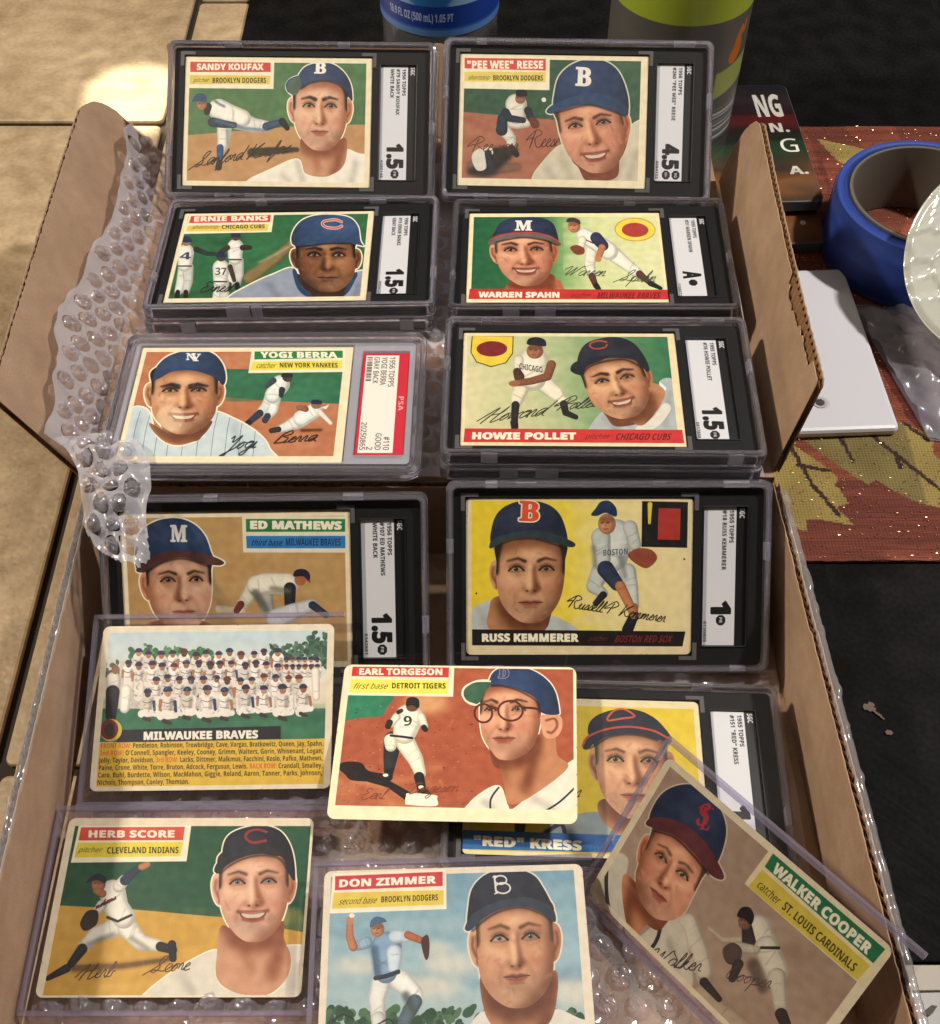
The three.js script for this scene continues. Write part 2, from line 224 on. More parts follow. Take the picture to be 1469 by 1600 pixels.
  // cap
  if (o.crown) {
    const mute = (h) => { const c = new THREE.Color(h), l = .2126 * c.r + .7152 * c.g + .0722 * c.b; c.lerp(new THREE.Color(l, l, l), .3).multiplyScalar(.62); return '#' + c.getHexString(); };
    const cc = mute(o.cap || '#23406e');
    const paint = (p, col, lit, dk) => { g.save(); crPath(g, p); g.fillStyle = col; g.fill(); g.clip(); const xs = p.map((q) => q[0]), ys = p.map((q) => q[1]), x0 = Math.min(...xs), x1 = Math.max(...xs), y0 = Math.min(...ys), y1 = Math.max(...ys); soft(g, B(.16), () => { ell(g, x0 + (x1 - x0) * (.5 - side * .18), y0 + (y1 - y0) * .35, (x1 - x0) * .3, (y1 - y0) * .28, shade(col, lit)); g.globalAlpha = .7; ell(g, x0 + (x1 - x0) * (.5 + side * .52), y0 + (y1 - y0) * .6, (x1 - x0) * .16, (y1 - y0) * .6, shade(col, dk)); }); g.restore(); };
    paint(o.crown, cc, 1.4, .4);
    if (o.brim) paint(o.brim, o.brimC ? mute(o.brimC) : cc, o.brimC ? 1.2 : .8, .5);
    for (const q of o.edge || []) line(g, q[0], q[1], q[2]);
    if (o.under) soft(g, B(.02), () => line(g, o.under, s * .05, 'rgba(15,10,10,.75)'));
  }
  if (o.logo) o.logo(g, s);
}
const letter = (ch, x, y, w, h, col, rim, rot = 0, font = 'bold 100px serif') => (g) => { g.save(); g.translate(x, y); g.rotate(rot); if (rim) textBox(g, ch, -w / 2, -h / 2, w / 2, h / 2, rim, font, { fat: 14 }); textBox(g, ch, -w / 2, -h / 2, w / 2, h / 2, col, font, { fat: 5 }); g.restore(); };
function wash(g, box, cols, seed, n = 60, big = 1) { // brushy patches of paint inside box
  const R = rng(seed), [x0, y0, x1, y1] = box; g.save(); g.beginPath(); g.rect(x0, y0, x1 - x0, y1 - y0); g.clip();
  soft(g, 7, () => { for (let i = 0; i < n; i++) { g.globalAlpha = .12 + .22 * R(); ell(g, x0 + (x1 - x0) * R(), y0 + (y1 - y0) * R(), (40 + 90 * R()) * big, (10 + 22 * R()) * big, cols[(R() * cols.length) | 0], (R() - .5) * .4); } });
  g.restore();
}
function printCard(quad, draw, o = {}) {
  const [TL, TR, BR, BL] = quad, [c, g] = canvas(CW, CH);
  const ux = [(TR[0] - TL[0] + BR[0] - BL[0]) / 2, (TR[1] - TL[1] + BR[1] - BL[1]) / 2], uy = [(BL[0] - TL[0] + BR[0] - TR[0]) / 2, (BL[1] - TL[1] + BR[1] - TR[1]) / 2];
  const O = [0, 1].map((i) => (TL[i] + TR[i] + BR[i] + BL[i]) / 4 - ux[i] / 2 - uy[i] / 2), det = ux[0] * uy[1] - ux[1] * uy[0];
  const A = uy[1] / det * CW, Cc = -uy[0] / det * CW, Bb = -ux[1] / det * CH, Dd = ux[0] / det * CH;
  g.fillStyle = o.paper || '#e9dcb8'; g.fillRect(0, 0, CW, CH);
  g.setTransform(A, Bb, Cc, Dd, -(A * O[0] + Cc * O[1]), -(Bb * O[0] + Dd * O[1]));
  const m = o.frame || [18, 18, CW - 18, CH - 18]; // printed area
  g.save(); const T = g.getTransform(); g.setTransform(1, 0, 0, 1, 0, 0); g.beginPath(); g.rect(m[0], m[1], m[2] - m[0], m[3] - m[1]); g.clip(); g.setTransform(T);
  draw(g, CW / Math.hypot(...ux)); g.restore();
  if (o.over) o.over(g);
  // print grain, paper flecks and rubbed corners
  g.setTransform(1, 0, 0, 1, 0, 0);
  const R = rng(o.seed || 3), im = g.getImageData(0, 0, CW, CH), p = im.data;
  for (let i = 0; i < p.length; i += 4) { const x = (i / 4) % CW, y = (i / 4 / CW) | 0, n = (R() - .5) * 16 + n2(x * .02 + (o.seed || 3), y * .02) * 6 + n2(x * .35, y * .35 + (o.seed || 3)) * 5; p[i] = clamp255(p[i] + n); p[i + 1] = clamp255(p[i + 1] + n); p[i + 2] = clamp255(p[i + 2] + n * .8); }
  g.putImageData(im, 0, 0);
  const wear = o.wear ?? .4;
  for (let i = 0; i < 60 * wear; i++) { g.globalAlpha = .25 + .4 * R(); const e = (R() * 4) | 0, u = R(); ell(g, e < 2 ? u * CW : (e - 2) * CW, e < 2 ? e * CH : u * CH, 1 + 5 * R(), 1 + 3 * R(), R() < .6 ? '#f3ead2' : '#b49a72', R() * 3); }
  g.globalAlpha = 1;
  const t = tex(c); return t;
}
// the name and position panels of one kind of card, in the crop's own pixels
function banner(g, q, name, nameBox, sub, box, bar, low, white, o = {}) {
  poly(g, white, '#efe4c4'); poly(g, q[0], bar); poly(g, q[1], low);
  textBox(g, name, ...nameBox, '#f6ead0', 'bold 100px sans-serif', { fat: 5, dy: o.dy, skew: o.sk });
  const cut = sub.indexOf('|'), w = o.cut || .36;
  textBox(g, sub.slice(0, cut), box[0], box[1], box[0] + (box[2] - box[0]) * w, box[3], '#3a3216', 'italic 100px sans-serif', { dy: (o.dy || 0) * w, skew: .25 });
  textBox(g, sub.slice(cut + 1), box[0] + (box[2] - box[0]) * (w + .05), box[1] + (o.dy || 0) * (w + .05) + (o.capdrop || 0), box[2], box[3] + (o.dy || 0) * (w + .05) - 3, '#2c2612', 'bold 100px sans-serif', { dy: (o.dy || 0) * (.95 - w), fat: 1 });
}
const CREAM = '#f0e6c8', INK = '#241a12';
const ART = {};
// --- pitcher bent over after his throw, portrait in a blue cap
ART.k = printCard([[133, 125], [1083, 131], [1070, 795], [112, 780]], (g, r) => {
  poly(g, [[100, 100], [1100, 100], [1100, 820], [100, 820]], '#4f7347'); wash(g, [100, 100, 1100, 520], ['#3f6b45', '#6f8d57', '#567a4c', '#44603f'], 1);
  poly(g, [[100, 530], [400, 505], [700, 480], [1100, 470], [1100, 820], [100, 820]], '#b98d5c'); wash(g, [100, 520, 1100, 820], ['#c89f6c', '#a97a4c', '#b98a58', '#d0a878'], 2);
  soft(g, 3, () => { limb(g, [[470, 615], [600, 605], [700, 600]], 46, 22, '#3c3020'); });
  // figure
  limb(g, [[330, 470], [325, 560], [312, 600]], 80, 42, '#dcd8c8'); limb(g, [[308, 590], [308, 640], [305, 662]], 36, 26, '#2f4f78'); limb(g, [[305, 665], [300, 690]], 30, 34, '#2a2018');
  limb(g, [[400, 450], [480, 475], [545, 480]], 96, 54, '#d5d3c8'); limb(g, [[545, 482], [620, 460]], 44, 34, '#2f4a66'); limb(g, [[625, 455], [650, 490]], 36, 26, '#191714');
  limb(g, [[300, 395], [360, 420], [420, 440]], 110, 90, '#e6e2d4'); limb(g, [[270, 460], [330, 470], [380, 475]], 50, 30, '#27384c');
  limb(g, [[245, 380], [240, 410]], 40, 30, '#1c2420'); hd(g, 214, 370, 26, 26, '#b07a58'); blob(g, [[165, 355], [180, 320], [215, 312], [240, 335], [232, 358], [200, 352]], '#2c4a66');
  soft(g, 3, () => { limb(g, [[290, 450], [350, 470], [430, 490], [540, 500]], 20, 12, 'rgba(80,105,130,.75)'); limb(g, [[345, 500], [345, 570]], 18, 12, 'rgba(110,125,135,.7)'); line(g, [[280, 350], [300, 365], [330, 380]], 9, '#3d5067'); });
  sign(g, 'Sanford Koufax', 175, 690, 41, 33, '#2a1d10', 5, -.16, .5);
  soft(g, 4, () => limb(g, [[465, 618], [560, 600], [690, 600]], 26, 12, 'rgba(50,38,20,.8)'));
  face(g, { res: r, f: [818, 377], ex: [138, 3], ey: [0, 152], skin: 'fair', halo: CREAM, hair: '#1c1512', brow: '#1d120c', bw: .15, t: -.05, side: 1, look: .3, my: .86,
    body: [[440, 770], [560, 705], [700, 650], [740, 725], [850, 742], [930, 690], [945, 605], [1010, 622], [1110, 660], [1110, 860], [440, 860]], shirt: '#ebe6d4', folds: [[[700, 660], [730, 760]], [[1000, 660], [970, 780]], [[620, 720], [680, 790]]],
    neck: [[722, 540], [735, 700], [800, 730], [890, 720], [945, 660], [945, 540], [830, 600]],
    crown: [[690, 280], [705, 225], [740, 178], [800, 158], [880, 162], [940, 205], [975, 270], [982, 350], [955, 320], [920, 270], [850, 247], [770, 258], [715, 290]], cap: '#27497c', brim: [[722, 280], [690, 322], [655, 305], [645, 270], [665, 240], [705, 225], [718, 240]], brimC: '#5d7c66', edge: [[[[655, 305], [645, 270], [665, 240], [705, 225]], 7, '#27497c']], under: [[720, 290], [770, 260], [850, 250], [920, 275], [960, 330]],
    logo: letter('B', 818, 182, 58, 56, '#eee8d8', null, .03) });
}, { seed: 11, over: (g) => banner(g, [[[154, 150], [565, 155], [565, 203], [154, 203]], [[152, 218], [563, 222], [560, 266], [150, 266]]], 'SANDY KOUFAX', [188, 160, 528, 192], 'pitcher|BROOKLYN DODGERS', [168, 232, 542, 262], '#c9413c', '#d9c25a', [[148, 145], [584, 145], [580, 290], [146, 285]], { cut: .22 }), frame: [18, 22, CW - 24, CH - 20] });
// --- infielder straddling a sliding runner
ART.r = printCard([[133, 110], [1090, 122], [1070, 797], [108, 783]], (g, r) => {
  poly(g, [[100, 90], [1120, 90], [1120, 830], [100, 830]], '#35543c'); wash(g, [100, 90, 1120, 440], ['#2d4c36', '#466848', '#3c5f43'], 4);
  poly(g, [[100, 405], [700, 455], [1120, 480], [1120, 830], [100, 830]], '#a4674e'); wash(g, [100, 430, 720, 830], ['#b07a5c', '#94573f', '#a86b50', '#b98a6a'], 5);
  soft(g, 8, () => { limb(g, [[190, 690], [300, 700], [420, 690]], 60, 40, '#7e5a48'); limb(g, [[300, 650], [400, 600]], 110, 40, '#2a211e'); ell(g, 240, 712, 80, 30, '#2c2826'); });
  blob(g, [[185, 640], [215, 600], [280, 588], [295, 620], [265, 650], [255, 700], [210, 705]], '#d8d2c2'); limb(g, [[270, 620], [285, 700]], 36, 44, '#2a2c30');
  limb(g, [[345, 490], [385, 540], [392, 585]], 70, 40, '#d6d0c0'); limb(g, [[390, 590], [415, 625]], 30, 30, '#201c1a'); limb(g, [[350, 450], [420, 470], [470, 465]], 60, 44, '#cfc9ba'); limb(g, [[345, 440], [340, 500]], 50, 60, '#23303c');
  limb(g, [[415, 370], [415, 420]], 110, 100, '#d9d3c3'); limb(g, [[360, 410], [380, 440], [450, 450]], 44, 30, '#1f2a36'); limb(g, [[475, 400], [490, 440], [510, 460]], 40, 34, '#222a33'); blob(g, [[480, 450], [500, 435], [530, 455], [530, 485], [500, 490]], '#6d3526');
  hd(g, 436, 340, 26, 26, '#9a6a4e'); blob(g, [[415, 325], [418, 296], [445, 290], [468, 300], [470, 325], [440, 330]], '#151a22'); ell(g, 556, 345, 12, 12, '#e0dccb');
  sign(g, 'Pee wee', 185, 610, 44, 34, '#4a2a1c', 4, -.03, .3); sign(g, 'Reese', 478, 590, 40, 40, '#3a2016', 4, -.06, .3);
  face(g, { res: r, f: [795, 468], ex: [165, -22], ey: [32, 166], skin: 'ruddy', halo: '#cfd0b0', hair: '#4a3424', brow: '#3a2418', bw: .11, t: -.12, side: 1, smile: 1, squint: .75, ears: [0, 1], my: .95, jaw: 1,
    body: [[495, 755], [540, 680], [640, 580], [690, 640], [760, 700], [800, 740], [900, 720], [970, 600], [1010, 470], [1130, 480], [1130, 880], [480, 880]], shirt: '#cfc6ad', folds: [[[560, 690], [620, 780]], [[640, 620], [700, 760]], [[960, 640], [900, 780]], [[1030, 600], [980, 760]]], fold: 'rgba(130,120,100,.5)',
    neck: [[700, 640], [760, 715], [800, 760], [870, 735], [960, 620], [985, 500], [880, 620]],
    crown: [[608, 380], [612, 300], [635, 225], [690, 170], [770, 140], [860, 145], [925, 185], [965, 255], [988, 350], [975, 410], [880, 350], [760, 335], [680, 355]], cap: '#1c4478', brim: [[570, 405], [600, 372], [700, 330], [800, 308], [900, 330], [980, 385], [975, 425], [890, 395], [780, 370], [680, 385], [600, 415]], brimC: '#215187', under: [[610, 415], [690, 390], [790, 372], [890, 398], [970, 428]],
    logo: letter('B', 759, 226, 76, 92, '#eae4d4', null, .05) });
}, { seed: 12, over: (g) => banner(g, [[[152, 132], [567, 136], [567, 196], [152, 186]], [[150, 202], [568, 204], [566, 256], [150, 252]]], '"PEE WEE" REESE', [166, 146, 553, 186], 'shortstop|BROOKLYN DODGERS', [168, 220, 552, 250], '#cf4a42', '#dfcb66', [[148, 125], [588, 128], [585, 296], [146, 288]], { cut: .29 }), frame: [18, 20, CW - 30, CH - 30] });
// --- three players shaking hands
ART.b = printCard([[262, 100], [1135, 86], [1090, 497], [160, 513]], (g, r) => {
  poly(g, [[120, 60], [1180, 60], [1180, 540], [120, 540]], '#2d6640'); wash(g, [120, 60, 1180, 540], ['#275a38', '#3a7a4c', '#2f6a42', '#1f4a30'], 6);
  soft(g, 6, () => { limb(g, [[560, 400], [680, 310], [860, 150]], 60, 36, '#7b6a42'); line(g, [[600, 330], [700, 280], [790, 225]], 5, '#c8bd94'); }); wash(g, [160, 440, 640, 520], ['#3b3a22', '#24301c'], 8, 24, .6);
  const pl = (x, y, s, num, c) => { limb(g, [[x, y + 70 * s], [x - 10, y + 130 * s], [x - 22, y + 175 * s]], 60 * s, 34 * s, '#cfcfc6'); limb(g, [[x + 14, y + 70 * s], [x + 20, y + 130 * s], [x + 12, y + 175 * s]], 54 * s, 32 * s, '#bfc0b8'); limb(g, [[x - 24, y + 178 * s], [x - 26, y + 196 * s]], 22, 22, '#16181a'); limb(g, [[x + 12, y + 178 * s], [x + 12, y + 196 * s]], 22, 22, '#16181a'); limb(g, [[x, y], [x, y + 55 * s]], 78 * s, 66 * s, '#dcdad0'); line(g, [[x - 30 * s, y + 62 * s], [x + 30 * s, y + 62 * s]], 6, '#2a2c30'); ell(g, x, y - 48 * s, 20 * s, 18 * s, c); blob(g, [[x - 22 * s, y - 50 * s], [x - 18 * s, y - 70 * s], [x + 6 * s, y - 76 * s], [x + 24 * s, y - 60 * s], [x + 20 * s, y - 48 * s]], '#1d2f4c'); if (num) textBox(g, num, x - 26 * s, y - 2, x + 26 * s, y + 32 * s, '#3a4654', 'bold 100px sans-serif'); };
  pl(262, 285, 1, '4', '#8f6a50'); pl(492, 258, .95, '', '#5a3d2c'); limb(g, [[310, 270], [360, 290], [420, 292]], 26, 16, '#26302c'); limb(g, [[455, 262], [420, 285]], 26, 16, '#3c2c22'); limb(g, [[525, 262], [560, 262]], 26, 20, '#2a2420'); pl(428, 355, .98, '37', '#4a3526'); limb(g, [[470, 350], [490, 410]], 24, 18, '#3a2c24');
  sign(g, 'Ernest', 335, 462, 34, 22, '#161410', 4, -.03, .5); sign(g, 'Banks', 560, 455, 44, 27, '#161410', 4, 0, .5);
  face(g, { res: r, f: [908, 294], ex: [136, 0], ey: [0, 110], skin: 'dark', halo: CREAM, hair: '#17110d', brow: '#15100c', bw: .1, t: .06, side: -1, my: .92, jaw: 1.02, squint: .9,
    body: [[460, 490], [560, 430], [660, 385], [760, 355], [800, 440], [900, 480], [980, 440], [1030, 375], [1110, 385], [1150, 560], [440, 560]], shirt: '#8f98a8', folds: [[[640, 420], [700, 500]], [[1050, 420], [1020, 500]]], fold: 'rgba(70,78,96,.5)', trim: [[[[770, 370], [800, 450], [900, 485], [980, 455], [1030, 380]], 34, '#24405e']],
    neck: [[780, 380], [800, 440], [880, 478], [960, 455], [1010, 390], [900, 470]],
    crown: [[765, 250], [752, 215], [772, 165], [815, 125], [880, 106], [960, 104], [1030, 118], [1065, 160], [1072, 225], [1080, 250], [1030, 232], [930, 228], [840, 240]], cap: '#2a5890', brim: [[765, 250], [830, 232], [930, 222], [1030, 226], [1085, 252], [1030, 242], [930, 240], [840, 254]], under: [[775, 256], [840, 252], [930, 242], [1030, 240]],
    logo: (q) => { q.save(); line(q, [[990, 138], [960, 128], [910, 135], [900, 150], [920, 165], [965, 168], [990, 158]], 13, '#e8ddcf'); line(q, [[990, 138], [960, 128], [910, 135], [900, 150], [920, 165], [965, 168], [990, 158]], 8, '#c8543e'); q.restore(); } });
}, { seed: 13, over: (g) => banner(g, [[[278, 112], [658, 106], [652, 140], [268, 146]], [[265, 158], [648, 150], [640, 182], [258, 186]]], 'ERNIE BANKS', [294, 115, 642, 138], 'shortstop|CHICAGO CUBS', [284, 157, 628, 179], '#cf4038', '#dcc458', [[268, 104], [672, 98], [660, 188], [248, 198]], { dy: -6, cut: .36 }), frame: [16, 16, CW - 24, CH - 28] });
// --- wide card, pitcher following through, red strip
const strip = (pts, col, name, nb, sub, b1, b2, ink, dy = 0) => (g) => { poly(g, pts, col); textBox(g, name, ...nb, '#f4ead0', 'bold 100px sans-serif', { fat: 8, dy }); const c = sub.indexOf('|'); textBox(g, sub.slice(0, c), ...b1, ink, 'italic 100px sans-serif', { skew: .2 }); textBox(g, sub.slice(c + 1), ...b2, ink, 'italic bold 100px sans-serif', { skew: .2, fat: 1 }); };
ART.s = printCard([[130, 100], [1000, 93], [1042, 507], [112, 510]], (g, r) => {
  const gr = g.createLinearGradient(130, 0, 1030, 0); gr.addColorStop(0, '#1f5c3a'); gr.addColorStop(.36, '#2f7040'); gr.addColorStop(.5, '#8fb070'); gr.addColorStop(.62, '#cfd69a'); gr.addColorStop(1, '#dcdca8'); g.fillStyle = gr; g.fillRect(80, 80, 1000, 460); wash(g, [560, 80, 1080, 520], ['#d6daa4', '#c4cf92', '#e0e0b4'], 9, 40);
  limb(g, [[690, 280], [680, 340], [690, 385]], 60, 40, '#dcd8c6'); limb(g, [[690, 390], [705, 430]], 32, 24, '#5c2a2a'); limb(g, [[708, 432], [718, 446]], 26, 22, '#17171a'); limb(g, [[780, 280], [840, 330], [900, 378]], 76, 44, '#e2decd'); limb(g, [[905, 380], [945, 415]], 34, 24, '#5c2a2a'); limb(g, [[950, 420], [995, 442]], 26, 16, '#141416');
  limb(g, [[660, 205], [720, 240], [770, 275]], 74, 86, '#e6e2d2'); limb(g, [[715, 215], [745, 250]], 56, 50, '#2a2d52'); limb(g, [[740, 260], [722, 305]], 34, 26, '#b6734e'); ell(g, 720, 312, 16, 14, '#c08058'); limb(g, [[650, 225], [640, 265]], 40, 30, '#ddd8c6'); blob(g, [[592, 262], [620, 248], [655, 262], [655, 288], [620, 292]], '#7a3f2a');
  hd(g, 612, 160, 30, 30, '#bd8058'); blob(g, [[578, 140], [582, 122], [612, 118], [638, 130], [640, 150], [612, 138]], '#3a3038'); line(g, [[668, 225], [700, 240]], 6, '#6b3a44');
  sign(g, 'Warren', 560, 388, 36, 22, '#3c4a34', 3.4, 0, .6); sign(g, 'Spahn', 810, 410, 34, 24, '#3c4a34', 3.4, .02, .6);
  ell(g, 897, 174, 93, 54, '#e8d24a'); ell(g, 897, 174, 93, 54, 'rgba(0,0,0,0)'); g.lineWidth = 4; g.strokeStyle = '#b98f3a'; g.stroke();
  ell(g, 897, 176, 62, 34, '#a83a34');
  face(g, { res: r, f: [378, 270], ex: [133, -3], ey: [16, 110], skin: 'ruddy', hair: '#3b281b', brow: '#36241a', t: -.02, side: 1, smile: 1, squint: .8, my: .86,
    body: [[300, 480], [330, 430], [520, 405], [560, 440], [570, 500], [300, 500]], shirt: '#b96248', neck: [[320, 470], [330, 410], [500, 380], [530, 430], [560, 470]],
    crown: [[245, 215], [248, 165], [285, 130], [360, 117], [440, 117], [500, 135], [527, 175], [535, 235], [480, 205], [370, 195], [290, 208]], cap: '#243a66', brim: [[212, 238], [245, 208], [330, 192], [420, 190], [500, 208], [548, 240], [535, 252], [480, 225], [380, 212], [290, 222], [235, 248]], brimC: '#8a7468', edge: [[[[215, 236], [250, 208], [330, 192], [420, 190], [500, 208], [545, 238]], 6, '#b03a38']], under: [[250, 236], [300, 224], [380, 214], [480, 228], [528, 250]],
    logo: letter('M', 374, 156, 78, 46, '#eee8d8') });
}, { seed: 14, over: (g) => strip([[140, 448], [1028, 448], [1030, 490], [137, 492]], '#c52f30', 'WARREN SPAHN', [182, 461, 541, 484], 'pitcher|MILWAUKEE BRAVES', [592, 462, 684, 488], [708, 460, 990, 486], '#5c1414')(g), frame: [18, 22, CW - 12, CH - 24], paper: '#eee2b4' });
// --- catcher portrait with two players at the base
ART.y = printCard([[225, 120], [1103, 110], [1050, 600], [105, 598]], (g, r) => {
  poly(g, [[80, 90], [1130, 90], [1130, 640], [80, 640]], '#b4714c'); wash(g, [80, 90, 700, 420], ['#bd7c56', '#aa6844', '#c48862'], 15, 50);
  poly(g, [[560, 210], [1110, 215], [1080, 360], [720, 345], [560, 330]], '#2f6a4a'); wash(g, [570, 220, 1090, 350], ['#2a6042', '#3c7c58', '#357050'], 16, 40); wash(g, [560, 370, 1110, 640], ['#b87a58', '#a8633f', '#c38c6a'], 17, 40);
  limb(g, [[760, 330], [740, 370], [715, 395]], 56, 38, '#c9cdc6'); limb(g, [[710, 398], [670, 432]], 30, 24, '#2a3448'); limb(g, [[665, 436], [650, 446]], 24, 20, '#16161a'); limb(g, [[775, 340], [765, 385], [745, 408]], 46, 32, '#d8dad2'); limb(g, [[742, 410], [730, 428]], 26, 24, '#26303f'); limb(g, [[800, 275], [765, 325]], 78, 66, '#d8dcd4'); limb(g, [[770, 260], [742, 285]], 26, 18, '#36424c'); limb(g, [[805, 300], [800, 325]], 26, 18, '#20262c'); ell(g, 830, 248, 22, 18, '#4b3528'); blob(g, [[805, 245], [812, 228], [850, 230], [848, 245]], '#1a2130');
  soft(g, 3, () => limb(g, [[880, 468], [960, 466]], 12, 10, '#4c2b1c')); limb(g, [[870, 430], [830, 450], [780, 466]], 60, 26, '#cfd2ca'); limb(g, [[785, 464], [755, 470]], 24, 20, '#20242a'); limb(g, [[940, 385], [880, 420]], 60, 66, '#dcdfd6'); limb(g, [[960, 395], [1000, 438]], 24, 16, '#e0d8ca'); limb(g, [[900, 380], [870, 375]], 26, 18, '#8c5a40'); ell(g, 945, 362, 22, 18, '#8a6048'); blob(g, [[925, 358], [932, 342], [965, 344], [966, 360]], '#1c2940'); poly(g, [[965, 375], [1000, 360], [985, 382]], '#e8dfd0');
  face(g, { res: r, f: [394, 302], ex: [141, -2], ey: [0, 122], skin: 'tan', halo: CREAM, hair: '#1d1712', brow: '#16100c', bw: .16, bup: .06, t: -.02, side: 1, smile: 1, squint: .75, my: .9, jaw: 1.04,
    body: [[90, 590], [150, 400], [240, 385], [290, 500], [380, 535], [480, 490], [510, 395], [610, 425], [700, 480], [745, 540], [755, 640], [80, 640]], shirt: '#c3d0d2', trim: [150, 195, 240, 290, 340, 400, 460, 520, 575, 630, 690].map((x, i) => [[[x + 18, 390], [x, 470], [x - 14, 600]], 2.5, '#5c7684']), folds: [[[600, 440], [640, 580]], [[210, 420], [190, 580]]], fold: 'rgba(110,130,140,.5)',
    neck: [[255, 440], [300, 500], [390, 525], [470, 495], [510, 430], [390, 500]],
    crown: [[258, 255], [275, 195], [330, 148], [420, 127], [505, 138], [552, 185], [568, 245], [556, 280], [520, 248], [430, 218], [340, 222], [285, 252]], cap: '#23497a',
    logo: (q) => { textBox(q, 'N', 396, 140, 436, 170, '#e6e4dc', 'bold 100px serif', { fat: 3 }); textBox(q, 'Y', 416, 143, 460, 175, '#e6e4dc', 'bold 100px serif', { fat: 3 }); } });
  sign(g, 'Yogi', 560, 545, 42, 26, '#1d2a30', 5, -.06, .5); sign(g, 'Berra', 765, 520, 42, 22, '#2a160e', 5, -.06, .5);
}, { seed: 15, over: (g) => banner(g, [[[692, 132], [1072, 128], [1070, 160], [690, 168]], [[684, 178], [1068, 172], [1062, 208], [672, 216]]], 'YOGI BERRA', [718, 134, 1046, 160], 'catcher|NEW YORK YANKEES', [698, 182, 1046, 206], '#24793f', '#e3d44e', [[680, 124], [1082, 120], [1076, 222], [664, 228]], { cut: .24 }), frame: [16, 20, CW - 30, CH - 30] });
// --- wide card, pitcher leaning on his knee, red strip
ART.p = printCard([[118, 80], [1000, 82], [1050, 557], [103, 553]], (g, r) => {
  const gr = g.createLinearGradient(120, 0, 1020, 0); gr.addColorStop(0, '#d8cfa0'); gr.addColorStop(.35, '#b6bd8c'); gr.addColorStop(.62, '#7f9c6c'); gr.addColorStop(.8, '#4f8254'); gr.addColorStop(1, '#2f6a48'); g.fillStyle = gr; g.fillRect(80, 60, 1000, 520); wash(g, [100, 80, 620, 490], ['#cbc79a', '#b5bc8e', '#d5cca2'], 19, 40);
  limb(g, [[365, 300], [345, 360], [338, 385]], 74, 44, '#d6cfb4'); limb(g, [[338, 390], [336, 455]], 34, 28, '#1c1a18'); limb(g, [[335, 460], [338, 478]], 32, 30, '#121212'); limb(g, [[450, 295], [510, 345], [535, 380]], 80, 44, '#dcd5bc'); limb(g, [[538, 385], [545, 415]], 32, 28, '#1c1a18'); limb(g, [[545, 420], [588, 438]], 26, 20, '#121212');
  limb(g, [[410, 215], [410, 275]], 140, 110, '#ddd6be'); limb(g, [[345, 200], [340, 250]], 44, 30, '#d6cfb8'); limb(g, [[340, 250], [350, 272]], 34, 44, '#4a2a1c'); limb(g, [[485, 220], [470, 270], [400, 290], [330, 300]], 40, 26, '#7a4c30'); ell(g, 330, 300, 24, 13, '#96603f');
  textBox(g, 'CHICAGO', 348, 212, 448, 238, '#26303f', 'bold 100px sans-serif', { dy: 16 }); hd(g, 414, 160, 36, 34, '#9c6644'); blob(g, [[380, 130], [385, 106], [420, 98], [455, 110], [460, 138], [420, 136]], '#1b1e26');
  poly(g, [[140, 92], [318, 94], [318, 170], [290, 212], [228, 228], [165, 208], [138, 165]], '#e2c63e'); g.lineWidth = 4; g.strokeStyle = '#33291c'; g.stroke(); ell(g, 228, 150, 66, 34, '#7a2026');
  sign(g, 'Howard', 195, 462, 46, 27, '#2e2a1a', 4, -.12, .7); sign(g, 'Pollet', 505, 412, 40, 24, '#2e2a1a', 4, -.1, .7);
  face(g, { res: r, f: [752, 280], ex: [130, -24], ey: [32, 108], skin: 'tan', hair: '#2a1c14', brow: '#241610', bw: .12, t: -.02, side: 1, smile: 1, squint: .7, my: .88, ears: [0, 1],
    body: [[630, 500], [680, 430], [730, 405], [800, 450], [870, 450], [930, 350], [945, 285], [1010, 300], [1060, 520], [630, 520]], shirt: '#aab3b0', folds: [[[700, 440], [760, 490]], [[980, 340], [950, 470]]], trim: [[[[850, 490], [920, 450], [960, 400]], 40, '#d8d2c2'], [[[935, 300], [955, 320]], 22, '#d8e4ea']],
    neck: [[730, 400], [800, 445], [860, 470], [930, 400], [960, 330], [900, 300], [850, 400]],
    crown: [[600, 235], [600, 180], [630, 130], [690, 105], [770, 98], [835, 122], [875, 170], [900, 230], [890, 250], [840, 200], [740, 190], [660, 205]], cap: '#262a3c', brim: [[566, 240], [580, 212], [640, 190], [720, 182], [700, 200], [640, 225], [612, 262], [580, 256]], brimC: '#22263a', under: [[615, 262], [650, 226], [720, 204], [800, 198], [870, 232]],
    logo: (q) => line(q, [[722, 120], [690, 114], [655, 124], [652, 140], [675, 150], [712, 144], [724, 132]], 7, '#a5463c') });
}, { seed: 16, over: strip([[134, 484], [1020, 488], [1024, 540], [132, 538]], '#c7302f', 'HOWIE POLLET', [168, 500, 586, 526], 'pitcher|CHICAGO CUBS', [624, 503, 726, 530], [748, 502, 972, 528], '#4c1410'), frame: [14, 16, CW - 26, CH - 22], paper: '#e6d7ac', wear: 1 });
